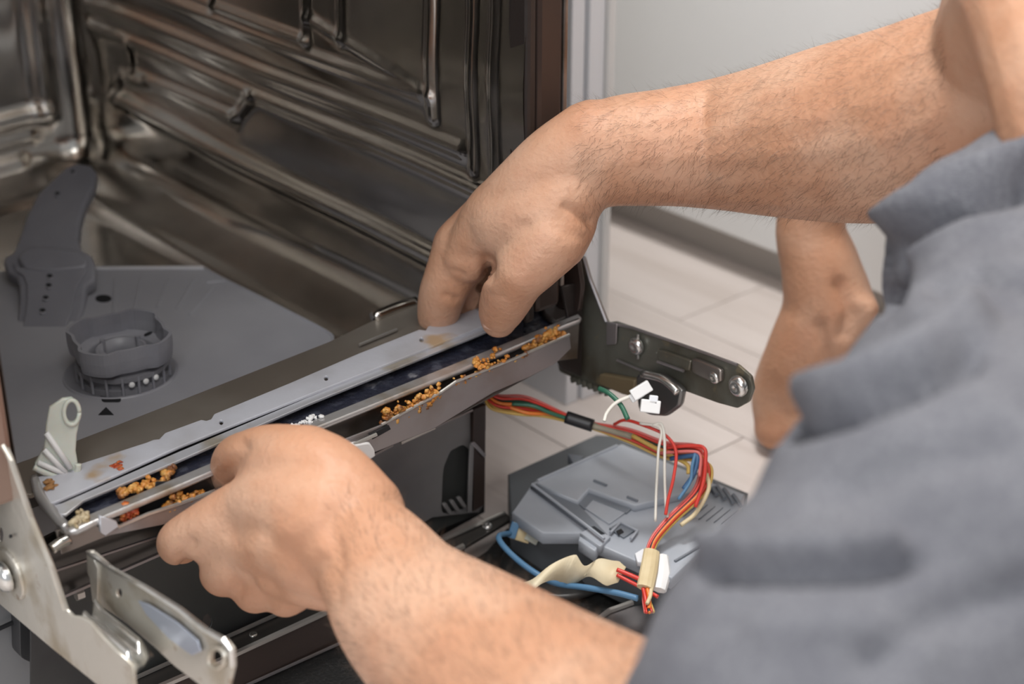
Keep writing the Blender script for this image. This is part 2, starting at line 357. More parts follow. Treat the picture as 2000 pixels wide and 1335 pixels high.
# front flange and gasket: black strips each side of the opening
obj('door_gasket', box(XW+.0005, g1, -.020, .0, .20, .80, .003), M['gasket'], dw, 'black rubber door gasket')
obj('front_flange', box(g1+.0003, g2, -.020, .012, .205, .83, .004), M['flange'], dw, 'dark brown front flange')
obj('flange_edge', box(g2+.0003, g3, -.020, .012, .22, .83, .001), M['face'], dw)
obj('front_flange', box(XL-.026, XL-.0005, -.018, .012, .21, .83, .004), mat('left_flange_steel', (.34, .24, .2), .4, .6), dw)
# base: kick plate with arch opening, dark left half, rails
kick = [(60, 1130), (200, 1062), (600, 905), (949, 745), (949, 838), (946, 868), (945, 985), (936, 1003), (870, 1030), (617, 1208), (300, 1320), (60, 1360)]
arch = rnd([(862, 1005), (866, 915), (880, 880), (905, 868), (921, 880), (919, 990)], .2)
obj('kick_plate', ypl(kick, .012, .0015, [pcirc(405, 1213, 9, 14)]), M['base'], dw, 'dark green-grey kick plate')
bcv = obj('base_cover', ypl([(720, 872), (850, 828), (948, 775), (946, 870), (945, 985), (935, 1000), (845, 1010), (760, 1060), (720, 1000)], .008, .0015, [arch]), M['basepanel'], dw, 'grey base cover with an arched opening')
obj('base_cover_post', ypl([(925, 800), (949, 790), (947, 985), (925, 998)], .004, .004), M['flange'], bcv, 'dark post')
obj('base_cover_rib', ypl([(919, 868), (926, 866), (922, 1000), (914, 1000)], .003, .002), M['basepanel'], dw)
obj('base_cover_rib', ypl([(921, 866), (927, 862), (950, 888), (946, 894)], .002, .002), M['lower'], dw)
for k in range(3): obj('grille_tooth', ypl([(866+k*14, 985-k*6), (872+k*14, 982-k*6), (884+k*14, 1000-k*6), (878+k*14, 1004-k*6)], .004, .003), M['basepanel'], bcv)
obj('cover_edge', tube([ony(705, 900, .004), ony(766, 868, .004)], .0016, 6), M['lower'], dw)
obj('cover_edge', tube([ony(782, 864, .004), ony(848, 834, .004)], .0018, 6), M['edge'], dw, 'bright folded edge')
obj('cover_edge', tube([ony(850, 832, .004), ony(922, 800, .004)], .0013, 6), M['lower'], dw)
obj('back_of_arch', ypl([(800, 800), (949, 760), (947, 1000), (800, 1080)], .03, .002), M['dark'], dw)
def xbar(px0, px1, y, r, m, name='rail_edge', z=None, lab=None):
    A = ony(*px0, y); B = ony(*px1, y); return obj(name, tube([A, B], r, 6), m, dw, lab)
xbar((95, 1118), (345, 1035), -.004, .0012, M['lower'])
xbar((125, 1163), (350, 1065), -.004, .0016, M['lower'])
xbar((148, 1163), (162, 1158), -.004, .0035, M['edge'])
obj('upper_rail', ypl([(80, 1075), (420, 955), (420, 1020), (345, 1062), (128, 1158), (90, 1130)], .002, .004), M['rail'], dw, 'dark upper base rail')
# lower rail (two bright edges with a dark flange between)
ra = [(200, 1352), (436, 1246), (617, 1165), (880, 1045), (985, 998), (1000, 1012), (905, 1068), (617, 1204), (456, 1278), (300, 1350)]
obj('lower_rail', zpl(ra, .032, .003), M['rail'], dw, 'dark lower rail flange')
obj('rail_edge', tube([onz(240, 1334, .034), onz(985, 1000, .034)], .0016, 6), M['edge'], dw, 'bright rail edge')
obj('rail_edge', tube([onz(290, 1350, .034), onz(456, 1278, .034), onz(617, 1204, .034), onz(905, 1066, .034)], .0024, 6), M['edge'], dw, 'bright rail edge')
obj('rail_edge', tube([onz(440, 1356, .012), onz(676, 1250, .012), onz(900, 1130, .012)], .0012, 6), M['lower'], dw)
a = onz(617, 1204, .033); b = onz(300, 1350, .033); c = onz(905, 1068, .033)
q0 = b; q1 = c
obj('rail_front', mesh([q0, q1, q1+(0, -.012, -.030), q0+(0, -.012, -.030)], [(0, 1, 2, 3)]), M['flange'], dw, 'brown rail front')
screw('rivet', onz(495, 1240, .0325), (0, 0, 1), .003, M['zinc'], dw, 'small bright rivet')
screw('rivet', onz(952, 1028, .0325), (0, 0, 1), .004, M['zinc'], dw, 'small bright rivet')
# left lower corner: grey base side and black foot pocket
obj('base_side', ypl([(-90, 1140), (300, 1100), (330, 1360), (-90, 1400)], .05, .004), mat('grey_base_side', (.21, .21, .215), .55), dw, 'plain grey base side')
obj('base_seam', tube([ony(-10, 1231, .045), ony(62, 1198, .045)], .0016, 6), M['dark'], dw)
fb = [(38, 1205), (130, 1215), (215, 1290), (200, 1325), (110, 1315), (40, 1284)]
obj('foot_pocket', ypl(rnd(fb, .12), .035, .012), mat('black_foot_plastic', (.035, .035, .037), .5), dw, 'black adjustable foot housing')
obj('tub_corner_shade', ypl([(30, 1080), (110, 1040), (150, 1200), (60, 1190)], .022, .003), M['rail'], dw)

# ------------------------------------------------------------------ filter plate (grey plastic, lies in the tub)
fp = thing('filter_plate', 'flat grey plastic filter plate with cut corner on the tub floor', 'filter plate', onz(300, 720, ZP))
po = [(-120, 800), (-120, 560), (30, 523), (190, 523), (400, 523), (432, 541), (640, 648), (652, 662), (648, 680), (400, 800), (100, 920), (0, 960)]
obj('plate', zpl(po, ZP+.003, .004, bevel=.001), M['plate'], fp)
obj('raised_edge', tube(smoothpts([onz(178, 524, ZP+.0035), onz(300, 523, ZP+.0035), onz(398, 523, ZP+.0035)], 3), .0016, 6), mat('pale_plate_edge', (.6, .6, .63), .3), fp, 'pale rear edge of the plate')
obj('raised_edge', tube(smoothpts([onz(400, 524, ZP+.003), onz(430, 541, ZP+.003), onz(540, 596, ZP+.003), onz(636, 646, ZP+.003), onz(650, 662, ZP+.003), onz(646, 676, ZP+.003)], 5), .0012, 6), M['plate'], fp)
for a, b in (((225, 545), (222, 610)), ((275, 545), (262, 605)), ((328, 545), (308, 600)), ((380, 545), (345, 605)), ((420, 560), (370, 615)), ((404, 552), (440, 548))):
    obj('moulded_rib', tube([onz(*a, ZP+.003), onz(*b, ZP+.003)], .0012, 6), M['plate'], fp)
obj('oval_hole', zpl(pcirc(202, 582, 16, 7), ZP+.0036, .0008, bevel=.0001), M['dark'], fp, 'dark oval hole')
obj('arrow_mark', zpl([(192, 809), (222, 809), (207, 794)], ZP+.0036, .0006, bevel=.0001), M['dark'], fp, 'small black moulded triangle')
obj('slot_hole', zpl(rnd([(195, 771), (238, 771), (235, 784), (200, 784)], .2), ZP+.0036, .0006, bevel=.0001), M['dark'], fp, 'dark slot')
cc = onz(236, 728, ZP+.003)
rad = float(np.linalg.norm(onz(360, 728, ZP)-cc))*.92
obj('sump_ring', lathe(cc+(0, 0, -.0005), [(rad, 0), (rad*.985, .0016), (rad*.95, .0018), (rad*.93, .0008), (rad*.72, .0004)], 40), M['cup'], fp, 'shallow round recess', smooth=True)
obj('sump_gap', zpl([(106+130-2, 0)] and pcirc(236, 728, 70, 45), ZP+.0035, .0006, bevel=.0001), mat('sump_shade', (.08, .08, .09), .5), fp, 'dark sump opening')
# ------------------------------------------------------------------ filter cup (lobed twist ring standing in the sump)
c0 = onz(243, 735, ZP+.003)
cup = thing('filter_cup', 'grey lobed plastic twist filter cup standing in the sump', 'filter cup', c0)
lob = lambda t, r, z: r*(1+.085*math.tanh(3*math.cos(4*(t-.55))))
R0 = .0355; H0 = .019
obj('lobed_rim', solid(lathe(c0+(-.001, -.001, 0), [(R0*.98, H0), (R0, H0+.003), (R0*1.02, H0+.010), (R0*1.02, H0+.0185)], 72, lob), .0022), M['cup'], cup, smooth=False)
obj('inner_ledge', lathe(c0, [(R0*.9, H0+.004), (R0*.70, H0+.003), (R0*.66, H0+.001), (R0*.66, -.0)], 48), M['cup'], cup, smooth=True)
obj('inner_tube', solid(lathe(c0, [(R0*.52, H0+.005), (R0*.52, .002)], 32), .002), M['cup'], cup, smooth=True)
lcl = obj('lower_collar', solid(lathe(c0, [(R0*.93, 0), (R0*.93, .005), (R0*.86, .0055), (R0*.86, .011), (R0*.96, .0115), (R0*.96, .015), (R0*.85, .0155), (R0*.85, .020)], 48), .0015), mat('cup_collar', (.2, .2, .22), .35), cup, 'darker ribbed collar', smooth=False)
for k, t in enumerate(np.linspace(0, 2*math.pi, 18, endpoint=False)):
    p = c0+np.array((math.cos(t)*R0*.94, math.sin(t)*R0*.94, .008)); u_ = np.array((-math.sin(t), math.cos(t), 0))
    obj('collar_rib', tube([p+(0, 0, -.007), p+(0, 0, .007)], .0011, 6), M['cup'], lcl)
for t in (0.3, 1.9, 3.4, 5.0):
    p = c0+np.array((math.cos(t)*R0*.5, math.sin(t)*R0*.5, H0-.002)); obj('inner_post', tube([p, p+(0, 0, .009)], .0022, 8), M['cup'], cup)
for t, rr in ((3.4, .75), (.3, .8), (5.0, .78)):
    p = c0+np.array((math.cos(t)*R0*rr, math.sin(t)*R0*rr, H0+.0045)); obj('ledge_slot', plate(circ(p, (0, 0, 1), .004, 12, (math.cos(t), math.sin(t), 0), .0018), (0, 0, 1), .0006, bevel=.0001), M['dark'], cup)
for t in (-1.9, -1.6, -1.35):
    p = c0+np.array((math.cos(t)*R0*.99, math.sin(t)*R0*.97, .010)); screw('bright_stud', p, (math.cos(t), math.sin(t), 0), .0022, M['white'], lcl, 'small pale stud', slot=False)

# ------------------------------------------------------------------ spray arm leaning in the tub
A0 = P(70, 752, 1.262); B0 = P(155, 325, 1.47); dirn = B0-A0; nn = np.cross(dirn, RT); nn /= np.linalg.norm(nn)
if nn@(CAM-A0) < 0: nn = -nn
sa = thing('spray_arm', 'grey plastic spray arm leaning up from the filter plate towards the rear corner', 'spray arm', A0)
SP = lambda pts, off=0: [onp(u, v, A0+nn*off, nn) for u, v in pts]
out = [(128, 326), (150, 318), (178, 322), (189, 335), (184, 360), (166, 395), (156, 430), (153, 465), (158, 486), (178, 497), (186, 515), (184, 545), (168, 556), (163, 600), (150, 645), (118, 690), (85, 735), (62, 752), (18, 753), (10, 745), (15, 700), (28, 650), (36, 600), (37, 560), (33, 540), (14, 530), (6, 510), (10, 500), (24, 494), (35, 470), (52, 420), (75, 375)]
obj('arm_body', plate(SP(out), nn, .012, bevel=.0025), M['plastic'], sa)
low = [(24, 512), (40, 522), (150, 520), (172, 522), (150, 560), (143, 600), (128, 640), (100, 685), (72, 730), (58, 745), (24, 744), (30, 690), (44, 640), (52, 590), (52, 556), (44, 536), (30, 528)]
slf = obj('lower_face', plate(SP(rnd(low, .15), .0025), nn, .004, bevel=.001), M['plastic'], sa)
obj('centre_boss', plate(SP(rnd([(34, 500), (60, 478), (155, 488), (172, 505), (168, 520), (100, 528), (45, 522)], .2), .0045), nn, .005, bevel=.002), M['plastic'], sa)
for (u, v, a) in ((97, 538, 6), (95, 556, 6), (89, 580, 6), (83, 605, 6), (112, 377, 5), (142, 334, 4)):
    obj('spray_hole', plate(SP(pcirc(u, v, a, a*.62, 12), .0031 if v > 500 else .0006), nn, .0006, bevel=.0001), M['dark'], slf)
    obj('hole_lip', tube(SP([(u-a*.8, v+4), (u, v+7), (u+a*.9, v+4)], .0036 if v > 500 else .001), .0009, 6), M['plate'], slf)
for pts in ([(63, 668), (74, 674), (70, 678), (60, 672)], [(18, 714), (33, 720), (31, 724), (17, 719)], [(14, 724), (22, 727), (21, 731), (13, 728)]):
    obj('slot', plate(SP(pts, .0031), nn, .0006, bevel=.0001), M['dark'], slf)

# ------------------------------------------------------------------ white clip / lever on the trim's left end
zc = ZL+.002; pc = onz(118, 925, zc); nc = CAM-pc; nc[2] *= .35; nc /= np.linalg.norm(nc)
wc = thing('plastic_lever', 'milky white fan shaped plastic lever with a ring end on the sill trim', 'lever', pc)
CP = lambda pts, off=0: [onp(u, v, pc+nc*off, nc) for u, v in pts]
lo_ = [(68, 905), (86, 875), (90, 830), (97, 795), (112, 785), (122, 778), (140, 776), (154, 788), (159, 806), (155, 826), (150, 850), (148, 880), (152, 905), (150, 925), (135, 935), (120, 930), (90, 925), (70, 920)]
ho = pcirc(140, 805, 12, 19)
lvb = obj('lever_body', plate(CP(lo_), nc, .004, [CP(ho)], bevel=.001), M['clip'], wc)
obj('ring_rim', tube(CP(pcirc(140, 805, 15, 24, 24), .001)+CP([(155, 805)], .001), .0014, 8), M['clip'], lvb, smooth=True)
for a, b in (((90, 845), (138, 914)), ((86, 878), (128, 922)), ((74, 903), (130, 926))):
    obj('moulded_rib', tube(CP([a, b], .0012), .0018, 8), M['white'], lvb, 'raised white rib', smooth=True)
obj('hinge_foot', tube(smoothpts(CP([(66, 912), (95, 925), (130, 934), (150, 922), (153, 905)], .001), 4), .0020, 8), M['clip'], wc, smooth=True)

# ------------------------------------------------------------------ the trim being removed
tr = thing('door_sill_trim', 'long dirty grey metal sill trim gripped by both hands', 'trim', (.2, 0, ZL-.02))
s1 = [(69, 932), (90, 925), (157, 905), (285, 864), (300, 858), (311, 857), (322, 845), (393, 819), (403, 821), (412, 818), (418, 808), (560, 750), (700, 690), (819, 643), (831, 645), (836, 637), (924, 604), (1050, 552), (1085, 562), (1060, 585), (937, 639), (600, 771), (350, 871), (159, 957), (118, 975), (94, 984), (76, 965)]
holes = [pcirc(432, 824, 4, 5, 8), pcirc(637, 738, 4, 5, 8), pcirc(823, 663, 4, 5, 8)]
obj('upper_strip', zpl(s1, ZL+.003, .0022, holes), M['strip'], tr, 'pale grey strip with rust stains and small holes')
obj('strip_gap_shade', zpl([(94, 984), (159, 955), (350, 868), (600, 768), (937, 636), (1060, 585), (1060, 592), (937, 644), (600, 776), (350, 876), (159, 962), (96, 990)], ZL-.004, .002), M['dark'], tr)  # dark strip standing in for the shaded gap between the two strips
s2 = [(94, 988), (120, 982), (350, 881), (600, 776), (934, 641), (1040, 598), (1042, 606), (937, 652), (600, 789), (350, 898), (163, 976), (128, 1004), (112, 1002)]
obj('second_strip', zpl(s2, ZL+.001, .002), M['stripc'], tr, 'thin bright grey strip')
obj('rubber_channel', zpl([(110, 995), (163, 968), (350, 890), (937, 645), (1130, 566), (1133, 618), (600, 832), (350, 938), (165, 1018), (128, 1022)], ZL-.007, .003), M['channel'], tr, 'dark blue-black rubber channel with grit')
rg = [(112, 1020), (130, 1030), (150, 1016), (165, 1006), (350, 928), (600, 823), (900, 703), (1129, 611), (1136, 618), (1132, 624), (900, 722), (600, 842), (350, 948), (206, 1008), (150, 1034), (128, 1036)]
obj('ridge', zpl(rg, ZL+.001, .004, bevel=.0015), M['ridge'], tr, 'worn bright steel ridge')
YF = -.028
obj('upper_face', ypl([(110, 1036), (206, 1008), (350, 945), (600, 840), (900, 718), (1132, 622), (1128, 700), (1085, 705), (890, 775), (745, 845), (500, 940), (350, 1000), (202, 1050), (120, 1082)], YF+.004, .002), M['face'], tr, 'brown-grey inner face')
lf = [(196, 1016), (203, 1008), (232, 1027), (262, 1016), (290, 1002), (352, 983), (500, 925), (745, 830), (860, 766), (890, 745), (1000, 702), (1112, 653), (1116, 680), (1085, 710), (1030, 738), (964, 766), (849, 836), (720, 888), (500, 966), (350, 1018), (205, 1047)]
obj('lower_face', ypl(lf, YF-.008, .0016), M['lower'], tr, 'folded grey lower face')
obj('lip_edge', tube([ony(*p, YF-.008) for p in [(745, 829), (860, 766), (890, 745), (1000, 702), (1112, 653)]], .0011, 6), M['edge'], tr, 'pale lip edge')
obj('lip_edge', tube([ony(*p, YF-.008) for p in [(205, 1009), (232, 1028), (290, 1003), (352, 983), (420, 958)]], .0013, 6), M['edge'], tr, 'pale lip edge')
A = [ony(*p, YF-.008) for p in [(205, 1046), (350, 1018), (849, 835), (1085, 709)]]
obj('trough_floor', mesh(A+[p+(0, .014, .004) for p in A], [(0, 1, 5, 4), (1, 2, 6, 5), (2, 3, 7, 6)]), M['face'], tr)
obj('end_bracket', ypl([(196, 1008), (228, 1018), (232, 1028), (206, 1046), (197, 1040)], YF-.012, .003), M['stripc'], tr, 'pale bent end tab')
obj('end_pocket', ypl(rnd([(240, 1000), (300, 975), (305, 940), (330, 940), (330, 975), (300, 1000)], .1), YF+.003, .001), M['dark'], tr)
obj('end_curl', tube(smoothpts([onz(70, 935, ZL), onz(78, 966, ZL+.001), onz(96, 992, ZL), onz(112, 1012, ZL-.002), onz(130, 1033, ZL-.004)], 5), .0035, 8), M['ridge'], tr, 'dented rolled end', smooth=True)
obj('end_bolt', tube(smoothpts([ony(100, 1072, YF), ony(118, 1060, YF), ony(135, 1052, YF)], 4), .0035, 8), M['zinc'], tr, 'bright bent tab end', smooth=True)
obj('slot', ypl([(722, 848), (760, 830), (764, 838), (728, 858)], YF-.0095, .001), M['dark'], tr)
obj('white_insert', ypl(rnd([(672, 872), (722, 862), (733, 878), (735, 892), (705, 908), (690, 895)], .2), YF-.012, .006, bevel=.0015), M['white'], tr, 'small white plastic insert')
obj('insert_edge', tube([ony(690, 868, YF-.01), ony(735, 848, YF-.01)], .0014, 6), M['edge'], tr)
obj('spring_end', tube(smoothpts([onz(1112, 540, ZL+.004), onz(1132, 560, ZL+.006), onz(1143, 578, ZL+.004), onz(1143, 592, ZL)], 5), .0028, 8), M['stripc'], tr, 'pale bent wire end', smooth=True)
obj('right_end_gasket', zpl([(1050, 575), (1095, 545), (1128, 560), (1135, 605), (1085, 628), (1060, 610)], ZL-.001, .006, bevel=.002), M['gasket'], tr, 'black rubber end')

# ------------------------------------------------------------------ food residue clumps
def clump(name, label, pts, r, n, m, plane='y', val=YF-.003, flat=.8):
    bm = bmesh.new(); r0 = np.random.default_rng(abs(hash(label)) % 1000 if False else len(label)*7+n)
    for k in range(int(n*1.8)):
        t = r0.random()*(len(pts)-1); i0 = int(t); f = t-i0
        u = pts[i0][0]*(1-f)+pts[min(i0+1, len(pts)-1)][0]*f+r0.normal()*4; v = pts[i0][1]*(1-f)+pts[min(i0+1, len(pts)-1)][1]*f+r0.normal()*pts[i0][2]
        p = ony(u, v, val) if plane == 'y' else onz(u, v, val)
        p = p+r0.normal(size=3)*r*.25
        q = r*(.35+r0.random()*.75)
        res = bmesh.ops.create_icosphere(bm, subdivisions=2, radius=q)
        sc = r0.uniform(.6, 1.3, 3); ph = r0.random(3)*6
        for vv in res['verts']:
            c = vv.co; k2 = 1+.22*math.sin(c.x/q*4+ph[0])*math.cos(c.y/q*4+ph[1])+.15*math.sin(c.z/q*7+ph[2])
            vv.co = Vector((c.x*sc[0]*k2+p[0], c.y*sc[1]*k2+p[1], c.z*sc[2]*k2*flat+p[2]))
    me = bpy.data.meshes.new('c'); bm.to_mesh(me); bm.free()
    return tag(obj(name, me, m, smooth=True), label, 'food residue', 'food residue stuck in the sill trim', 'stuff')
clump('food_residue', 'crumbly orange food residue in the slot mid trim, between the hands', [(752, 815, 6), (790, 798, 8), (830, 780, 7), (855, 768, 4)], .0024, 80, M['food'], val=YF-.006)
clump('food_residue', 'orange food crumbs under the left hand\'s thumb', [(322, 992, 5), (345, 980, 6), (375, 972, 6), (395, 970, 5)], .0023, 46, M['food'], val=YF-.005)
clump('food_residue', 'glossy yellow-orange residue lump in the channel near the white lever', [(236, 962, 3), (262, 955, 4), (290, 946, 4), (318, 938, 4), (330, 918, 5), (335, 912, 3)], .0026, 46, M['food'], 'z', ZL-.002)
clump('food_residue', 'red-brown residue lump below the yellow-orange lump at the trim\'s left end', [(250, 1000, 6), (254, 992, 6), (262, 1002, 6), (240, 1012, 4)], .0026, 22, M['foodred'], val=YF-.004)
clump('food_residue', 'pale beige residue at the left tip of the steel ridge', [(142, 1016, 5), (158, 1008, 4), (170, 1014, 4)], .0021, 26, M['foodpale'], 'z', ZL+.002)
clump('food_residue', 'brown and orange residue at the trim\'s right end by the dark hinge', [(1030, 684, 4), (1050, 668, 8), (1075, 660, 7), (1095, 650, 5)], .0026, 55, M['food'], val=YF-.004)
clump('food_residue', 'thin orange smears on the ridge right of the right thumb', [(930, 706, 5), (935, 712, 4), (975, 685, 3)], .0018, 22, M['food'], 'z', ZL+.002)
clump('food_residue', 'orange crumbs along the lip below the right thumb', [(890, 748, 3), (930, 730, 3), (955, 718, 4), (1000, 700, 3), (1035, 690, 3)], .0017, 40, M['food'], val=YF-.007)
clump('food_residue', 'white gritty residue on the channel edge just above the left wrist', [(575, 832, 3), (600, 822, 3), (625, 813, 2)], .0016, 26, M['white'], 'z', ZL+.001)
clump('food_residue', 'flat red-brown stain spot on the upper strip near the white lever', [(226, 908, 3), (232, 906, 2)], .0022, 10, M['foodred'], 'z', ZL+.0032, .25)
clump('food_residue', 'rust coloured deposit at the upper strip\'s rounded left end', [(90, 942, 5), (100, 952, 5)], .0022, 16, mat('rust_deposit', (.34, .17, .06), .7), 'z', ZL+.0032, .25)

# ------------------------------------------------------------------ left hinge (pale steel)
lh = thing('door_hinge', 'pale scratched zinc steel door hinge bracket at the trim\'s left end', 'hinge', (-.03, -.1, .1))
op = [(-40, 830), (0, 870), (12, 876), (22, 900), (60, 1010), (100, 1105), (128, 1190), (140, 1203), (158, 1205), (175, 1215), (200, 1245), (225, 1270), (258, 1300), (262, 1345), (262, 1380), (200, 1345), (100, 1265), (0, 1180), (-60, 1135), (-60, 900)]
obj('outer_plate', xpl(op, -.03, .0022, [pcirc(0, 1045, 6, 16, 12)]), M['bracket'], lh, 'large scratched outer plate')
obj('outer_flange_edge', tube([onx(*p, -.031) for p in [(-20, 862), (6, 870), (22, 900), (60, 1010), (100, 1105), (128, 1190)]], .0016, 6), M['bracket'], lh)
pl = onx(18, 1122, -.032)
pvw = obj('pivot_washer', joinm([plate(circ(pl, (-1, 0, 0), .0165, 28, (0, 1, 0)), (-1, 0, 0), .004, bevel=.0012)]), M['bracket'], lh, 'round washer')
screw('pivot_rivet', pl+(-.002, 0, 0), (-1, 0, 0), .0095, M['zinc'], pvw, 'domed pivot rivet', slot=False)
obj('small_pit', xpl(pcirc(20, 1047, 3, 4, 8), -.0325, .0006, bevel=.0001), M['dark'], lh)
XI = .0
ip = [(168, 1078), (182, 1078), (215, 1108), (290, 1150), (350, 1188), (400, 1228), (440, 1250), (454, 1268), (456, 1300), (446, 1345), (400, 1345), (340, 1300), (300, 1262), (245, 1215), (200, 1185), (186, 1180), (182, 1140), (170, 1120)]
# the inner arm
def xr(px, dx, th, hs=(), m=None, name='inner_arm', lab=None, bev=.0005): return obj(name, xpl(px, XI+dx, th, hs, bev), m or M['bracket'], lh, lab)
xr(rnd(ip, .12), 0, .0022, [pcirc(232, 1158, 6, 9, 10), pcirc(424, 1284, 12, 16, 14)], lab='inner arm plate with slot and round hole')
xr(rnd([(268, 1172), (290, 1180), (345, 1215), (385, 1250), (392, 1272), (374, 1280), (330, 1248), (285, 1200)], .1), -.0024, .0012, m=M['brightslot'], name='pressed_slot', lab='blue-grey pressed slot')
xr([(168, 1076), (176, 1076), (190, 1110), (190, 1182), (180, 1175)], -.0015, .003, m=M['bracket'], name='front_lip')
obj('arm_rim', tube([onx(*p, XI-.001) for p in [(172, 1078), (215, 1108), (290, 1150), (350, 1188), (400, 1228), (438, 1250), (452, 1270), (454, 1300)]], .0017, 6), M['zinc'], lh, 'bright arm rim')
obj('hole_ring', tube([onx(*p, XI-.002) for p in pcirc(424, 1284, 16, 20, 20)+[(440, 1284)]], .0016, 6), M['bracket'], lh)
# ribbed web between the two plates: a corrugated sheet
V = []; top = [(150, 1208, -.029), (190, 1195, -.0018)]
rows = []
prof = np.linspace(0, 1, 40)
L0 = onx(158, 1212, -.029); L1 = onx(262, 1300, -.029); R0_ = onx(196, 1180, -.002); R1 = onx(300, 1262, -.002)
for t in prof:
    a = L0*(1-t)+L1*t; b = R0_*(1-t)+R1*t
    hgt = 0
    for s in np.linspace(0, 1, 25):
        q = a*(1-s)+b*s; q = q+np.array((0, 0, .0042*math.sin(s*math.pi*3.6-.6)*min(1, (1-t)*6)+.004*math.exp(-(t/.12)**2)*s-.006*max(0, t-.85)/.15)); rows.append(q)
Fc = [(i*25+j, (i+1)*25+j, (i+1)*25+j+1, i*25+j+1) for i in range(39) for j in range(24)]
obj('ribbed_web', solid(mesh(rows, Fc), .0015), M['zinc'], lh, 'bright corrugated web', smooth=True)
obj('web_knob', tube([onx(240, 1300, -.027), onx(262, 1300, -.022)], .0035, 8), M['zinc'], lh, smooth=True)

# ------------------------------------------------------------------ right hinge (dark reflection in its colour)
rh = thing('door_hinge', 'dark oily steel door hinge arm with screws at the trim\'s right end', 'hinge', (.43, -.05, .12))
XR = .43
rp = [(1128, 500), (1140, 502), (1152, 545), (1186, 630), (1202, 628), (1236, 640), (1300, 662), (1380, 690), (1440, 712), (1466, 735), (1471, 760), (1462, 785), (1440, 797), (1400, 786), (1340, 764), (1260, 742), (1242, 756), (1180, 762), (1150, 760), (1128, 742), (1092, 725), (1088, 700), (1110, 680), (1122, 600), (1120, 540)]
RX = lambda px, dx=0: [onx(u, v, XR+dx) for u, v in px]
obj('arm_plate', xpl(rnd(rp, .12), XR, .0025, [rnd([(1280, 688), (1290, 684), (1355, 712), (1352, 720)], .2)]), M['bracketdark'], rh)
obj('inner_arm_plate', xpl(rnd([(1190, 640), (1240, 650), (1440, 725), (1455, 760), (1430, 780), (1300, 740), (1190, 720)], .15), XR+.012, .002), M['bracketdark'], rh)
obj('fold_edge', tube(RX([(1140, 502), (1152, 545), (1184, 628)], -.002), .0014, 6), M['lower'], rh)
obj('fold_edge', tube(RX([(1186, 630), (1236, 640), (1300, 662), (1380, 690), (1440, 712)], -.001), .0012, 6), M['lower'], rh)
obj('fold_edge', tube(RX([(1205, 703), (1250, 722), (1300, 735)], -.002), .0010, 6), M['lower'], rh)
obj('square_window', xpl(rnd([(1184, 632), (1205, 632), (1203, 672), (1184, 674)], .12), XR-.003, .001), M['lower'], rh, 'pale square tab')
obj('raised_bar', xpl(rnd([(1283, 682), (1300, 686), (1350, 704), (1345, 726), (1285, 706)], .15), XR-.003, .003, bevel=.001), M['bracketdark'], rh)
obj('raised_bar_edge', tube(RX([(1284, 706), (1335, 724)], -.005), .0012, 6), M['lower'], rh)
obj('raised_bar', xpl(rnd([(1350, 700), (1362, 702), (1408, 722), (1408, 745), (1395, 748), (1350, 728)], .2), XR-.004, .004, bevel=.0012), M['face'], rh)
for u, v, r in ((1246, 674, .0068), (1399, 735, .0048), (1446, 752, .0078)):
    screw('screw', onx(u, v, XR-.001)+(-.001, 0, 0), (-1, 0, 0), r, M['zinc'], rh, 'bright screw head')
obj('bolt_stem', tube(RX([(1246, 652), (1246, 700)], -.002), .0012, 6), M['zinc'], rh)
obj('lower_tab', xpl(rnd([(1240, 730), (1290, 732), (1320, 752), (1332, 765), (1326, 795), (1300, 814), (1270, 812), (1245, 800)], .2), XR-.012, .006, bevel=.002), mat('dark_zinc', (.2, .2, .2), .3, .8), rh, 'rounded dark latch tab')
obj('tab_fold', tube(smoothpts(RX([(1255, 730), (1290, 738), (1310, 752), (1324, 766)], -.016), 4), .003, 8), M['zinc'], rh, smooth=True)
obj('lower_block', xpl(rnd([(1170, 730), (1240, 742), (1236, 775), (1215, 770), (1168, 750)], .1), XR-.006, .006, bevel=.001), mat('brown_block', (.17, .13, .075), .5, .3), rh, 'brown plastic block')
for k in range(7): obj('tooth', tube([onx(1118+k*11, 736+k*4.3, XR-.003), onx(1120+k*11, 746+k*4.3, XR-.003)], .0022, 6), M['bracketdark'], rh)
obj('upright_plate', ypl([(1098, 560), (1128, 555), (1138, 600), (1136, 735), (1100, 722), (1088, 700), (1118, 660)], -.014, .003), M['gasket'], rh, 'black upright plate')
obj('spring_housing', xpl(rnd([(1075, 552), (1128, 505), (1136, 560), (1130, 610), (1085, 600)], .15), XR-.016, .004, bevel=.001), M['flange'], rh)

# ------------------------------------------------------------------ grey control module lying on the floor
gm = thing('control_module', 'grey plastic control module lying open among coloured wires on the floor', 'control module', onz(1220, 1000, 0))
ZB = .062
body = [(992, 925), (1165, 848), (1195, 850), (1462, 962), (1440, 1010), (1312, 1142), (1285, 1128), (1170, 1075), (1150, 1072), (1130, 1052), (1058, 1040), (998, 1000)]
obj('module_body', zpl(body, ZB-.012, .036, bevel=.0012), M['boxside'], gm, 'dark grey deep housing')
lid = [(1000, 1000), (1040, 942), (1178, 878), (1215, 866), (1455, 965), (1436, 1010), (1312, 1128), (1255, 1100), (1170, 1062), (1162, 1075), (1130, 1054), (1133, 1040), (1060, 1040)]
obj('module_lid', zpl(lid, ZB, .010, bevel=.001), M['boxg'], gm)
obj('raised_panel', zpl([(1046, 942), (1205, 868), (1402, 946), (1300, 972), (1240, 986), (1150, 953), (1128, 978)], ZB+.006, .006, bevel=.001), M['boxg'], gm, 'raised flat panel')
obj('panel_step', zpl([(1036, 948), (1046, 944), (1128, 982), (1186, 1042), (1168, 1046)], ZB+.003, .003), M['boxd'], gm)
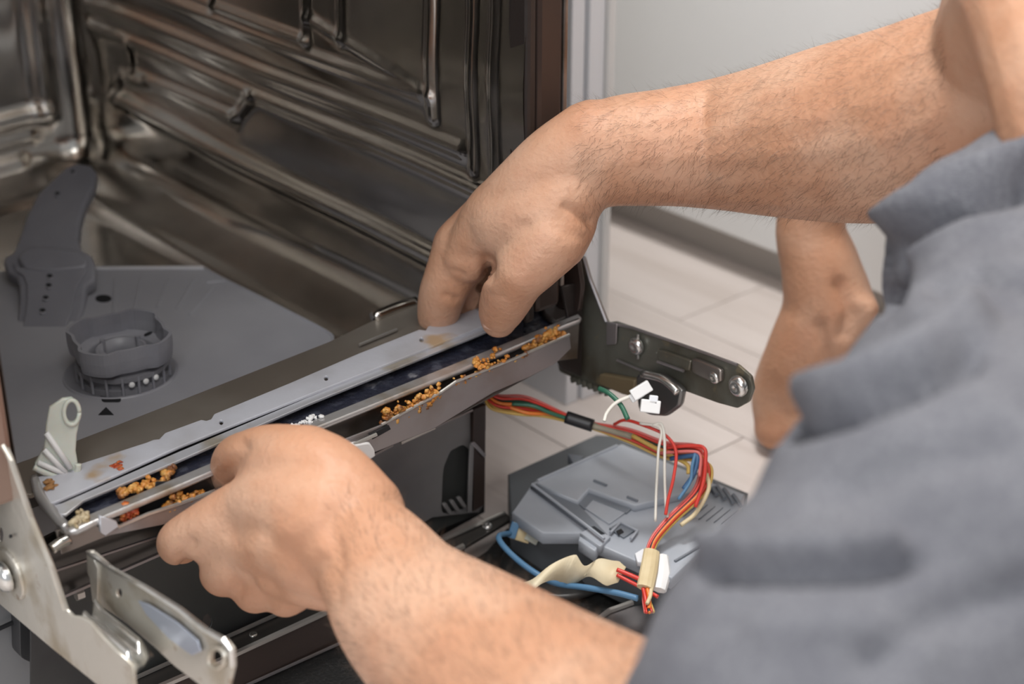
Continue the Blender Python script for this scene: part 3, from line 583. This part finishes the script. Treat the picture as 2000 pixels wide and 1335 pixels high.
obj('pocket_wall', zpl([(1128, 981), (1150, 956), (1238, 988), (1224, 1000), (1158, 974), (1142, 992)], ZB+.002, .0018, bevel=.0003), M['boxd'], gm)
obj('pocket', zpl([(1143, 992), (1158, 975), (1222, 1000), (1190, 1022)], ZB+.0012, .001, bevel=.0003), M['boxg'], gm)
skt = obj('socket', zpl([(1190, 1030), (1212, 1018), (1240, 1034), (1218, 1048)], ZB+.002, .002), M['boxd'], gm)
obj('socket_hole', zpl(rnd([(1203, 1036), (1213, 1031), (1219, 1038), (1208, 1044)], .15), ZB+.0026, .0008), M['dark'], skt)
obj('socket_frame', tube([onz(*p, ZB+.003) for p in [(1192, 1040), (1212, 1020), (1245, 1036), (1232, 1052)]], .0012, 6), M['boxg'], skt)
for a, b in (((1160, 938), (1185, 948)), ((1225, 970), (1245, 978)), ((1040, 945), (1180, 1052)), ((1050, 938), (1205, 870))):
    obj('moulded_line', tube([onz(*a, ZB+.0065), onz(*b, ZB+.0065)], .0012, 6), M['boxd'] if a[1] > 930 and a[0] > 1100 else M['boxg'], gm)
for k in range(6):
    u = 1362+k*15; v = 985+k*3
    obj('grille_slot', zpl([(u, v), (u+5, v-4), (u-22, v+18), (u-28, v+22)], ZB+.001, .001, bevel=.0001), M['boxd'], gm)
for k in range(4):
    obj('grille_bar', tube([onz(1378+k*18, 930+k*12, ZB+.004), onz(1400+k*16, 965+k*8, ZB+.004)], .0016, 6), M['boxd'], gm)
obj('front_tab', zpl([(1133, 1040), (1160, 1025), (1192, 1048), (1172, 1066)], ZB+.003, .006), M['boxg'], gm)
obj('front_tab', zpl([(1240, 1080), (1256, 1070), (1270, 1085), (1262, 1098), (1245, 1096)], ZB+.003, .004), M['cabedge'], gm)
obj('side_seam', tube([onz(1318, 1095, ZB+.001), onz(1395, 1050, ZB+.001)], .001, 6), M['boxd'], gm)
obj('latch', zpl(rnd([(1108, 885), (1140, 890), (1122, 908)], .1), ZB+.002, .008), M['boxd'], gm)

# black tray on the floor in front of the base
bt = thing('black_tray', 'black sheet tray on the floor under the blue cable', 'tray', (.2, -.12, 0))
tp = [(240, 1420), (480, 1335), (700, 1240), (950, 1075), (990, 1030), (1120, 1060), (1300, 1160), (1300, 1230), (1180, 1300), (1150, 1240), (1120, 1300), (1000, 1420)]
obj('tray_sheet', zpl(tp, .010, .008, bevel=.001), M['tray'], bt)
obj('round_cover', obj and lathe(onz(1090, 1110, .012), [(.042, 0), (.044, .004), (.041, .0055), (.02, .006), (.0, .006)], 36), mat('black_cover', (.03, .03, .03), .3), bt, 'round black cover', smooth=True)
sp_ = thing('steel_sheet_corner', 'small grey sheet metal corner with pale edge beside the shirt hem', 'sheet metal', onz(1200, 1210, 0))
obj('sheet', zpl([(1148, 1222), (1195, 1190), (1290, 1175), (1300, 1240), (1210, 1262)], .024, .004), M['lower'], sp_)
obj('pale_edge', tube([onz(*p, .026) for p in [(1235, 1176), (1190, 1192), (1146, 1224), (1212, 1266)]], .0022, 6), M['edge'], sp_, 'pale edge')

# ------------------------------------------------------------------ wires
def wire(name, pts, r, m, parent=None, lab=None, k=8): return obj(name, tube(smoothpts([P(*p) for p in pts], 8), r, k), M[m] if isinstance(m, str) else m, parent, lab, smooth=True)
wh = thing('wire_harness', 'bundle of red, orange, green and black wires looping over the grey module', 'wires', P(1150, 830, 1.24))
def bundle(offs, m, sq=1, key=None, r=.0011):
    base = [(948, 768, 1.236), (975, 785, 1.232), (1030, 790, 1.235), (1108, 815, 1.24), (1155, 830, 1.235), (1230, 850, 1.225), (1300, 878, 1.215), (1365, 885, 1.205)]
    base2 = [(1378, 915, 1.20), (1365, 960, 1.195), (1310, 1015, 1.185), (1275, 1060, 1.175), (1265, 1110, 1.16), (1262, 1165, 1.145), (1268, 1195, 1.13)]
    wd = [1.0, 1.3, 1.5, .55, .5, 1.2, 1.5, 1.3]; wd2 = [1.2, 1.4, 1.2, .8, .45, .6, .9]
    pts = []
    for (u, v, d), k_ in zip(base+base2, wd+wd2):
        vert = u < 1370 and v < 900
        if vert: pts.append((u+offs[0]*.3, v+offs[1]*k_, d+offs[2]*.2))
        else: pts.append((u+offs[1]*k_*.9, v+offs[0]*.3, d+offs[2]*.2))
    wire('wire', pts, r, m, wh, key)
for off, m in (((0, -10, .0), 'pink'), ((3, -6, -.01), 'red'), ((0, -3, .01), 'green'), ((-2, 0, -.012), 'blackw'), ((1, 3, 0), 'orange'), ((-3, 6, -.01), 'red'), ((2, 8, .01), 'brownw'), ((0, 11, 0), 'yellow'), ((2, 5, .015), 'greyw'), ((4, 1, -.015), 'orange')):
    bundle(off, m)
wire('wire', [(955, 762, 1.236), (948, 778, 1.234), (962, 798, 1.232), (1010, 808, 1.232), (1060, 812, 1.235), (1108, 822, 1.238)], .0013, 'yellow', wh)
wire('wire', [(950, 765, 1.236), (958, 778, 1.234), (985, 790, 1.232), (1030, 806, 1.230), (1075, 808, 1.235), (1110, 818, 1.238)], .0014, 'orange', wh)
wire('wire', [(1000, 788, 1.230), (1040, 792, 1.228), (1075, 806, 1.230), (1112, 818, 1.234)], .0015, 'green', wh)
wire('loose_wire', [(1200, 828, 1.225), (1222, 820, 1.21), (1262, 832, 1.20), (1300, 850, 1.195), (1320, 880, 1.19), (1316, 930, 1.185), (1305, 975, 1.182), (1300, 1005, 1.18)], .0012, 'red', wh, 'loose red wire')
wire('loose_wire', [(1300, 874, 1.20), (1355, 870, 1.192), (1376, 876, 1.188), (1378, 900, 1.186), (1374, 940, 1.186), (1358, 990, 1.184)], .0014, 'red', wh, 'loose red wire')
wire('loose_wire', [(1290, 884, 1.20), (1350, 881, 1.192), (1368, 890, 1.19), (1366, 930, 1.188)], .0012, 'pink', wh)
wire('loose_wire', [(1275, 830, 1.195), (1292, 828, 1.192), (1298, 860, 1.188), (1298, 920, 1.186), (1300, 980, 1.185), (1304, 1010, 1.184)], .0010, 'whitew', wh, 'thin white wire')
wire('loose_wire', [(1250, 826, 1.20), (1290, 836, 1.192), (1286, 880, 1.188), (1282, 950, 1.184), (1280, 1018, 1.18)], .0010, 'whitew', wh, 'thin white wire')
wire('loose_wire', [(1235, 850, 1.22), (1290, 880, 1.21), (1340, 905, 1.20), (1345, 925, 1.198)], .0016, 'yellow', wh)
wire('loose_wire', [(1310, 895, 1.205), (1345, 890, 1.195), (1362, 892, 1.19), (1355, 925, 1.19), (1335, 955, 1.19)], .0018, 'bluew', wh, 'short blue wires')
wire('loose_wire', [(1358, 885, 1.19), (1352, 910, 1.188), (1348, 940, 1.188), (1325, 975, 1.186)], .0013, 'blue', wh)
wire('loose_wire', [(1380, 925, 1.195), (1384, 955, 1.19), (1360, 1000, 1.19), (1330, 1025, 1.185)], .0016, 'tape', wh)
obj('black_sleeve', tube(smoothpts([P(1106, 814, 1.236), P(1130, 822, 1.234), P(1158, 831, 1.232)], 4), .0048, 12), M['blackw'], wh, 'black tape sleeve', smooth=True)
obj('loose_sleeve', tube(smoothpts([P(1158, 831, 1.233), P(1185, 838, 1.23), P(1235, 852, 1.222)], 4), .0032, 12, flat=.8), mat('olive_sleeve', (.3, .27, .2), .5), wh, 'olive sleeve', smooth=True)
obj('tape_wrap', tube([P(1273, 1076, 1.166), P(1268, 1110, 1.155), P(1260, 1148, 1.143)], [.0058, .0062, .0060], 12, flat=.55, upv=FW), M['tape'], wh, 'cream masking tape wrap', smooth=False)
obj('white_plug', tube([P(1293, 1085, 1.170), P(1294, 1120, 1.160), P(1288, 1152, 1.150)], [.0045, .0062, .005], 8, flat=.6, upv=FW), M['white'], wh, 'white plug', smooth=False)
for p0, p1, m in (((1256, 1148), (1262, 1195), 'red'), ((1264, 1148), (1268, 1188), 'orange'), ((1272, 1148), (1264, 1178), 'tape')):
    wire('wire_tail', [(p0[0], p0[1], 1.143), ((p0[0]+p1[0])/2+2, (p0[1]+p1[1])/2, 1.138), (p1[0], p1[1], 1.13)], .0014, m, wh)
# white connectors by the right hinge
wcn = thing('wire_connector', 'pair of small white nylon connectors hanging below the dark hinge', 'connector', P(1255, 775, 1.162))
def cbox(name, u, v, d, w_, h_, t_, ang, parent, m):
    me = box(-w_/2, w_/2, -t_/2, t_/2, -h_/2, h_/2, .0007)
    c = P(u, v, d); e1 = RT*math.cos(ang)-UP*math.sin(ang); e3 = RT*math.sin(ang)+UP*math.cos(ang)
    me.transform(Matrix(((e1[0], FW[0], e3[0], c[0]), (e1[1], FW[1], e3[1], c[1]), (e1[2], FW[2], e3[2], c[2]), (0, 0, 0, 1)))); return obj(name, me, m, parent)
cbox('connector_shell', 1252, 762, 1.157, .0145, .008, .008, -.55, wcn, M['white'])
cbox('connector_shell', 1243, 772, 1.160, .010, .006, .007, -.55, wcn, M['white'])
cbox('connector_shell', 1270, 793, 1.157, .0135, .009, .008, .12, wcn, M['white'])
cbox('connector_pin', 1276, 780, 1.156, .006, .006, .006, .12, wcn, M['cabedge'])
wire('connector_wire', [(1240, 770, 1.158), (1205, 785, 1.160), (1186, 805, 1.160), (1180, 822, 1.158)], .0013, 'whitew', wcn, 'short white wire')
wire('connector_wire', [(1170, 758, 1.172), (1190, 768, 1.167), (1212, 790, 1.162), (1226, 818, 1.157)], .0018, 'green', wcn, 'dark green wire')
# blue cable and cream ribbon
tag(wire('blue_cable', [(1000, 1040, 1.232), (975, 1046, 1.215), (982, 1064, 1.205), (1010, 1092, 1.195), (1045, 1118, 1.185), (1085, 1138, 1.178), (1140, 1146, 1.165), (1200, 1156, 1.155), (1246, 1168, 1.148)], .0022, 'blue'), 'blue cable running under the cream ribbon to the taped bundle', 'cable')
rib = [(990, 1170, 1.150), (1030, 1152, 1.152), (1068, 1120, 1.160), (1105, 1108, 1.165), (1130, 1122, 1.165), (1160, 1108, 1.163), (1190, 1118, 1.158), (1215, 1122, 1.155)]
rp_ = smoothpts([P(*p) for p in rib], 6); wv = [.0085]*len(rp_)
V = []
sidev = UP*.80+RT*.45; sidev = sidev/np.linalg.norm(sidev)
for i_, p in enumerate(rp_):
    t = i_/(len(rp_)-1); h = (.0115 if t < .7 else .0115-(t-.7)*.012); s_ = sidev*(1-.4*abs(math.sin(t*7)))+FW*.5*math.sin(t*9)
    V += [p+s_*h, p-s_*h]
tag(obj('cream_ribbon', solid(mesh(V, [(2*i_, 2*i_+1, 2*i_+3, 2*i_+2) for i_ in range(len(rp_)-1)]), .0005), M['ribbon'], smooth=True), 'wavy cream ribbon tape crossing over the blue cable', 'tape')
rw = thing('wire_pair', 'short pair of red wires running from the cream ribbon to the tape wrap', 'wires', P(1230, 1125, 1.15))
wire('wire', [(1205, 1112, 1.153), (1230, 1122, 1.15), (1262, 1136, 1.147)], .0016, 'red', rw)
wire('wire', [(1205, 1122, 1.153), (1228, 1134, 1.15), (1255, 1148, 1.147), (1285, 1165, 1.14)], .0014, 'red', rw)
plug = thing('terminal_plug', 'cream terminal plug at the rail end beside the grey module', 'plug', P(1022, 1040, 1.23))
cbox('plug_shell', 1018, 1038, 1.235, .015, .013, .01, .3, plug, M['tape']); cbox('plug_tip', 1040, 1048, 1.232, .010, .008, .008, .5, plug, M['clip']); cbox('plug_collar', 1003, 1034, 1.233, .006, .012, .01, .3, plug, M['blue'])

# ================================================================== PERSON
pr = thing('person', 'person in grey t-shirt leaning in, both hands gripping the sill trim', 'person', (.35, -.5, 0))
parts = []
def chain(pts, k=18, sub=5):
    """pts: (u, v, depth, radius in px). Rounded, tapered limb."""
    a = [np.array((*P(u, v, d), r*d/F)) for u, v, d, r in pts]; wchain3(a, k, sub)
def wchain3(a, k=18, sub=5):
    a = [np.array(x, float) for x in a]
    sm = smoothpts(a, sub) if len(a) > 2 else [a[0]*(1-t)+a[1]*t for t in np.linspace(0, 1, sub+1)]
    c = [s[:3] for s in sm]; r = [max(.004, s[3]) for s in sm]
    t0 = c[0]-c[1]; t0 /= np.linalg.norm(t0); t1 = c[-1]-c[-2]; t1 /= np.linalg.norm(t1)
    pre = [(c[0]+t0*r[0]*math.sin(q), r[0]*math.cos(q)) for q in (1.45, 1.1, .7, .35)]; post = [(c[-1]+t1*r[-1]*math.sin(q), r[-1]*math.cos(q)) for q in (.35, .7, 1.1, 1.45)]
    cs = [p for p, _ in pre]+c+[p for p, _ in post]; rs = [q for _, q in pre]+r+[q for _, q in post]
    parts.append(tube(cs, rs, k))
def ball(c, rx, ry, rz):
    bm = bmesh.new(); bmesh.ops.create_icosphere(bm, subdivisions=3, radius=1)
    for v in bm.verts: v.co = Vector((c[0]+v.co.x*rx, c[1]+v.co.y*ry, c[2]+v.co.z*rz))
    me = bpy.data.meshes.new('b'); bm.to_mesh(me); bm.free(); parts.append(me)
# --- right arm and hand (upper in the picture)
chain([(1085, 345, 1.135, 82), (1190, 300, 1.130, 106), (1300, 288, 1.125, 115), (1400, 282, 1.13, 129), (1500, 275, 1.11, 149), (1620, 262, 1.08, 174), (1740, 246, 1.05, 191), (1850, 222, 1.02, 203), (1970, 170, .985, 195)])
chain([(1985, 90, .96, 165), (2035, -20, .88, 168), (2115, 190, .82, 176), (2180, 450, .83, 210)])
chain([(1120, 350, 1.13, 82), (1085, 400, 1.13, 84), (1050, 425, 1.135, 86), (1000, 430, 1.15, 88)])
chain([(1100, 330, 1.145, 78), (1040, 385, 1.155, 76), (975, 428, 1.175, 70), (905, 484, 1.19, 62)])
chain([(1060, 370, 1.14, 76), (985, 425, 1.155, 80), (945, 462, 1.165, 64), (915, 500, 1.175, 52)])
chain([(1160, 285, 1.125, 92), (1090, 326, 1.13, 84), (1030, 376, 1.14, 77), (965, 434, 1.16, 70)])
chain([(905, 482, 1.185, 60), (876, 545, 1.195, 50), (864, 575, 1.205, 47), (856, 612, 1.222, 42), (852, 632, 1.235, 34)])           # index
chain([(960, 470, 1.20, 55), (925, 530, 1.225, 42), (912, 575, 1.240, 36), (905, 600, 1.252, 30)])            # middle
chain([(1000, 470, 1.215, 52), (965, 530, 1.25, 38), (948, 575, 1.262, 32), (940, 590, 1.27, 27)])          # ring
chain([(1030, 470, 1.225, 46), (1008, 530, 1.262, 32), (990, 572, 1.275, 27), (982, 585, 1.28, 23)])        # little
chain([(1105, 405, 1.135, 66), (1078, 462, 1.125, 70), (1045, 505, 1.125, 62), (1010, 540, 1.135, 58), (992, 575, 1.15, 53), (978, 608, 1.168, 45), (974, 624, 1.176, 37)])  # thumb
chain([(1040, 430, 1.15, 74), (1015, 470, 1.148, 60), (1000, 505, 1.15, 48)])
chain([(1125, 385, 1.135, 40), (1118, 430, 1.13, 50), (1100, 480, 1.13, 44)])
# --- left arm and hand (lower in the picture)
chain([(690, 1060, .935, 112), (732, 1098, .925, 124), (800, 1192, .90, 152), (920, 1290, .86, 186), (1080, 1400, .81, 215), (1260, 1500, .76, 240), (1420, 1530, .71, 250)])
chain([(1420, 1530, .71, 235), (1640, 1450, .69, 235), (1890, 1260, .67, 250)])
chain([(715, 1075, .935, 110), (640, 1010, .945, 112), (560, 985, .965, 95), (490, 990, .985, 70)])
chain([(700, 1100, .94, 95), (600, 1060, .955, 100), (530, 1050, .975, 80), (470, 1045, .99, 66)])
chain([(700, 1120, .945, 82), (620, 1110, .96, 80), (560, 1110, .975, 66)])
chain([(690, 1010, .945, 105), (640, 940, .955, 90), (590, 915, .965, 82), (535, 905, .98, 68)])
chain([(490, 1000, .985, 74), (408, 1032, .998, 58), (356, 1055, 1.012, 47), (352, 1062, 1.045, 42), (378, 1050, 1.085, 34), (400, 1030, 1.10, 28)])  # index
chain([(510, 1060, .985, 68), (450, 1104, 1.003, 56), (438, 1118, 1.03, 46), (462, 1100, 1.07, 36), (478, 1082, 1.09, 30)])      # middle
chain([(550, 1100, .985, 56), (505, 1145, 1.0, 50), (502, 1150, 1.025, 42), (530, 1125, 1.065, 34), (545, 1108, 1.082, 28)])      # ring
chain([(600, 1125, .975, 52), (560, 1160, .99, 45), (562, 1160, 1.015, 36), (590, 1140, 1.045, 30), (600, 1125, 1.062, 25)])      # little
chain([(600, 905, .965, 76), (530, 888, .985, 60), (492, 888, 1.0, 52), (460, 896, 1.022, 45), (446, 920, 1.045, 37), (446, 945, 1.058, 31)])   # thumb
# --- right foot and lower leg, standing on the floor
def dz(u, v, z): return float((z-CAM[2])/ray(u, v)[2])
chain([(1516, 835, dz(1516, 835, .022), 44), (1532, 770, 1.425, 66), (1576, 695, 1.41, 82), (1616, 610, 1.395, 90), (1602, 520, 1.38, 78), (1584, 430, 1.37, 68), (1640, 300, 1.345, 72), (1780, 215, 1.31, 90), (2000, 130, 1.28, 116)])
chain([(1680, 606, 1.375, 28), (1672, 620, 1.375, 30)])
chain([(1524, 830, dz(1524, 830, .024), 46), (1580, 800, dz(1580, 800, .036), 60), (1680, 800, dz(1680, 800, .036), 64), (1790, 830, dz(1790, 830, .027), 58), (1860, 870, dz(1860, 870, .021), 44)])
for k_ in range(5):
    v0 = 800+k_*15
    chain([(1845+k_*6, v0, dz(1845, v0, .018), 21), (1890+k_*2-abs(k_-1)*5, v0+32, dz(1890, v0+32, .013), 16), (1912+k_*2-abs(k_-1)*8, v0+48, dz(1912, v0+48, .010), 12)], 12, 3)
def w3(p, r): return (p[0], p[1], p[2], r)
knee = (.79, -.30, .38); hipR = (.50, -.86, .20); hipL = (.36, -.92, .20); kneeL = (.30, -.62, .075); ankL = (.40, -1.02, .05)
pk = P(2000, 130, 1.28)
wchain3([w3(pk, .048), w3(knee, .058), w3((.68, -.57, .30), .075), w3(hipR, .095)])
wchain3([w3(hipL, .095), w3((.33, -.77, .13), .08), w3(kneeL, .062), w3((.34, -.82, .065), .052), w3(ankL, .036), w3((.43, -1.10, .035), .03)])
shR = P(2190, 500, .87); shL = P(1960, 1250, .67)
mid = (shR+shL)/2; mid[0] += .03; mid[1] -= .04
wchain3([w3(mid+(0.02, -.03, -.01), .10), w3((.34, -.72, .30), .125), w3((.42, -.88, .22), .13)], 22)
wchain3([w3(shR, .06), w3(mid, .085), w3(shL+(.03, -.02, 0), .06)])
hd = np.array((.47, -.60, .70))
wchain3([w3(mid+(.03, -.02, .02), .065), w3(hd+(-.02, .0, -.12), .056), w3(hd+(0, 0, -.05), .055)])
face = np.array((-.35, .9, -.1)); face /= np.linalg.norm(face)
ball(hd, .078, .088, .105)
ball(hd+face*.035+(0, 0, -.05), .052, .05, .055)
wchain3([w3(hd+face*.082+(0, 0, .01), .008), w3(hd+face*.105+(0, 0, -.018), .012)], 10, 3)   # nose
sd = np.array((.9, .35, 0))
for s_ in (-1, 1): wchain3([w3(hd+sd*s_*.080+(0, 0, .015), .012), w3(hd+sd*s_*.084+(0, 0, -.015), .010)], 10, 3)   # ears
wchain3([w3(hd+face*.088+sd*.02+(0, 0, -.052), .006), w3(hd+face*.092+(0, 0, -.052), .007), w3(hd+face*.088-sd*.02+(0, 0, -.052), .006)], 10, 3)   # lips
def remesh(ms, vox, it, fac=.5):
    me = joinm(ms); o = bpy.data.objects.new('tmp', me); COL.objects.link(o)
    r = o.modifiers.new('r', 'REMESH'); r.mode = 'VOXEL'; r.voxel_size = vox; r.adaptivity = 0
    s = o.modifiers.new('s', 'SMOOTH'); s.factor = fac; s.iterations = it
    bpy.context.view_layer.update()
    out = bpy.data.meshes.new_from_object(o.evaluated_get(bpy.context.evaluated_depsgraph_get()))
    bpy.data.objects.remove(o); out.materials.clear(); return out
def getco(me):
    a = np.empty(len(me.vertices)*3); me.vertices.foreach_get('co', a); return a.reshape(-1, 3)
def getno(me):
    a = np.empty(len(me.vertices)*3); me.vertex_normals.foreach_get('vector', a); return a.reshape(-1, 3)
def setco(me, V): me.vertices.foreach_set('co', V.reshape(-1)); me.update()
def polyd(u, v, pts):
    D = np.full(u.shape, 1e9)
    for (a, b), (c, d) in zip(pts, pts[1:]):
        dx, dy = c-a, d-b; t = np.clip(((u-a)*dx+(v-b)*dy)/(dx*dx+dy*dy), 0, 1); D = np.minimum(D, np.hypot(u-a-t*dx, v-b-t*dy))
    return D
def relief(me, feats):
    """press creases (negative, mm) and swellings (positive) into the side that carries them; feats: (polyline, mm, width px, depth range)"""
    V = getco(me); Nn = getno(me); u, v, d = proj(V); fr = (Nn@FW) < .25
    for pts, mm, wd, dr in feats:
        g = np.exp(-(polyd(u, v, pts)/wd)**2)*fr*((d > dr[0]) & (d < dr[1])); V = V+Nn*(g*mm*.001)[:, None]
    setco(me, V)
body = remesh(parts, .0024, 7)
RHd = (1.05, 1.24); LHd = (.82, 1.05)
relief(body, [
    ([(1104, 404), (1128, 416), (1150, 430)], -3.0, 9, RHd), ([(1085, 445), (1140, 462)], -1.0, 6, RHd), ([(1095, 458), (1140, 472)], -.8, 5, RHd),
    ([(950, 510), (955, 540)], -3.5, 12, RHd), ([(905, 500), (955, 515)], -2.2, 16, RHd), ([(1000, 548), (1010, 552)], 1.6, 22, RHd),
    ([(955, 575), (972, 580), (985, 578)], -.7, 5, RHd), ([(1010, 440), (1030, 442)], -1.0, 12, RHd), ([(1060, 445), (1110, 480)], 1.5, 35, RHd),
    ([(885, 528), (905, 538)], -1.8, 7, (1.05, 1.3)), ([(870, 577), (890, 584)], -1.8, 7, (1.05, 1.3)),
    ([(475, 872), (462, 900), (440, 925)], -3.2, 16, LHd), ([(372, 1062), (352, 1088), (372, 1108)], -3.5, 12, LHd), ([(420, 1010), (450, 1040)], -1.0, 22, LHd),
    ([(470, 1150), (450, 1120)], -2.2, 12, LHd), ([(540, 1165), (520, 1120)], -1.6, 14, LHd), ([(600, 1130), (650, 1080), (665, 1000)], -2.0, 26, LHd),
    ([(1688, 596), (1692, 602)], 7, 20, (1.2, 1.45)), ([(1640, 560), (1660, 610), (1650, 650)], -5, 16, (1.2, 1.45)), ([(1600, 640), (1620, 720)], -4, 16, (1.2, 1.45)), ([(1545, 640), (1520, 720)], 2, 24, (1.2, 1.45)),
    ([(545, 870), (620, 880)], 1.5, 40, LHd), ([(640, 1000), (660, 1100), (655, 1180)], -1.8, 16, LHd), ([(480, 1090), (560, 1040), (650, 990)], 1.3, 22, LHd), ([(560, 1130), (640, 1060)], 1.0, 16, LHd),
])
bo = obj('body', body, M['skin'], pr, smooth=True)
# nails
def nail(u, v, d, a, b, ang):
    c = P(u, v, d); e1 = RT*math.cos(ang)-UP*math.sin(ang); e2 = RT*math.sin(ang)+UP*math.cos(ang); V = []
    for i_ in range(7):
        for j_ in range(7):
            x = (i_-3)/3; y = (j_-3)/3; k_ = math.sqrt(max(0, 1-.35*y*y)); V.append(c+e1*a*x*k_+e2*b*y+FW*(.0022*x*x+.001*y*y))
    return obj('thumb_nail', solid(mesh(V, [(i_*7+j_, (i_+1)*7+j_, (i_+1)*7+j_+1, i_*7+j_+1) for i_ in range(6) for j_ in range(6)]), .0006), M['nail'], pr, smooth=True)
nail(961, 632, 1.1625, .0065, .0045, .35)
# arm hair: real strands on the forearms
V = getco(body)+np.array(wloc(pr)); Nn = getno(body); u, v, d = proj(V)
topm = (u > 1130) & (u < 1850) & (v < 470) & (d < 1.30) & (v > -40) & (d > .93)
lowm = (u > 640) & (u < 1250) & (v > 960) & (v < 1420) & (d < 1.0)
def strands(mask, n, axis, ln, wd):
    idx = np.nonzero(mask & ((Nn@FW) < .35))[0]; idx = rng.choice(idx, min(n, len(idx)), replace=False); VV = []; FF = []
    for i_ in idx:
        p = V[i_]; nr = Nn[i_]; ax = axis-nr*np.dot(axis, nr); ax /= np.linalg.norm(ax)+1e-9
        ax = ax+rng.normal(size=3)*.35; l = ln*(.5+rng.random()*.8); s = np.cross(nr, ax); s = s/(np.linalg.norm(s)+1e-9)*wd
        b = len(VV); q1 = p+(ax*.5+nr*.42)*l*.5; q2 = p+(ax*1.0+nr*.55)*l
        VV += [p-s, p+s, q1+s*.8, q1-s*.8, q2]; FF += [(b, b+1, b+2, b+3), (b+3, b+2, b+4)]
    return mesh(VV, FF)
axT = P(1100, 330, 1.17)-P(1800, 230, 1.04); axT /= np.linalg.norm(axT)
axL = P(700, 1080, .93)-P(1100, 1400, .8); axL /= np.linalg.norm(axL)
axT2 = axT*.8-UP*.6
hr = obj('arm_hair', joinm([strands(topm, 5000, axT2, .0075, .00008), strands(lowm, 1500, axL*.8+RT*.3, .0075, .00008)]), M['hair'], pr, 'fine dark forearm hair'); hr['kind'] = 'stuff'
# eyes and head hair
for s_ in (-1, 1):
    bm = bmesh.new(); bmesh.ops.create_icosphere(bm, subdivisions=2, radius=.010); me = bpy.data.meshes.new('e'); bm.to_mesh(me); bm.free()
    me.transform(Matrix.Translation(Vector(hd+face*.066+sd*s_*.028+np.array((0, 0, .008))))); obj('eye', me, M['eye'], pr, smooth=True)
parts = []
ball(hd+(0.0, 0.0, .018)-face*.012, .087, .093, .100); hm = parts[0]
bm = bmesh.new(); bm.from_mesh(hm); bmesh.ops.delete(bm, geom=[x for x in bm.verts if np.dot(np.array(x.co)-hd, face) > .055 and x.co.z < hd[2]+.06 or x.co.z < hd[2]-.05], context='VERTS'); bm.to_mesh(hm); bm.free()
obj('hair', hm, M['headhair'], pr, smooth=True)
# shirt
parts = []
chain([(1925, 480, .84, 195), (1985, 560, .83, 262), (2030, 700, .80, 320)], 24)
chain([(2090, 380, .84, 185), (2020, 440, .84, 208), (1985, 540, .83, 262)], 24)
chain([(2030, 700, .78, 300), (2010, 850, .74, 385), (1950, 1020, .70, 415), (1835, 1190, .66, 415), (1645, 1400, .63, 420), (1650, 1560, .62, 400)], 26)
chain([(1620, 1420, .66, 380), (1520, 1470, .68, 330)], 24)
wchain3([w3(shR+(.02, -.03, 0), .085), w3(mid+(.02, -.03, 0), .12), w3((.36, -.72, .30), .145), w3((.42, -.86, .24), .15)], 26)
wchain3([w3(P(1900, 1100, .66), .09), w3(mid+(0, -.04, -.02), .12), w3((.36, -.7, .28), .14)], 26)
shirt = remesh(parts, .0042, 8)
SD = (.4, 1.0)
relief(shirt, [
    ([(1540, 838), (1650, 808), (1780, 755), (1900, 700)], -16, 18, SD), ([(1550, 790), (1680, 752), (1800, 700), (1920, 635)], 13, 22, SD),
    ([(1380, 1122), (1500, 1126), (1700, 1122), (1800, 1094)], -8, 13, SD), ([(1390, 1080), (1520, 1084), (1750, 1074)], 12, 17, SD),
    ([(1735, 580), (1755, 480), (1850, 415), (2010, 355)], -20, 20, SD), ([(1745, 430), (1860, 362), (2010, 305)], 13, 22, SD), ([(1830, 560), (1910, 528), (2010, 548)], -9, 18, SD), ([(1790, 500), (1900, 455), (2010, 440)], 7, 26, SD),
    ([(1700, 1290), (1850, 1200), (2000, 1150)], -5, 40, SD), ([(1650, 960), (1800, 900), (1950, 880)], -4, 40, SD), ([(1800, 620), (1900, 640)], 5, 40, SD), ([(1500, 1230), (1650, 1210), (1800, 1260)], 4, 40, SD),
])
so = obj('shirt', shirt, M['shirt'], pr, 'grey heather cotton t-shirt', smooth=True)
parts = []
wchain3([w3(hipR, .112), w3((.62, -.68, .27), .098), w3((.74, -.48, .34), .085)], 22)
wchain3([w3(hipL, .112), w3((.335, -.79, .14), .095), w3((.315, -.70, .10), .082)], 22)
wchain3([w3(hipL, .12), w3(hipR, .12)], 22); wchain3([w3((.42, -.86, .24), .14), w3((.43, -.88, .18), .135)], 22)
obj('shorts', remesh(parts, .006, 6), M['shorts'], pr, 'dark blue shorts', smooth=True)
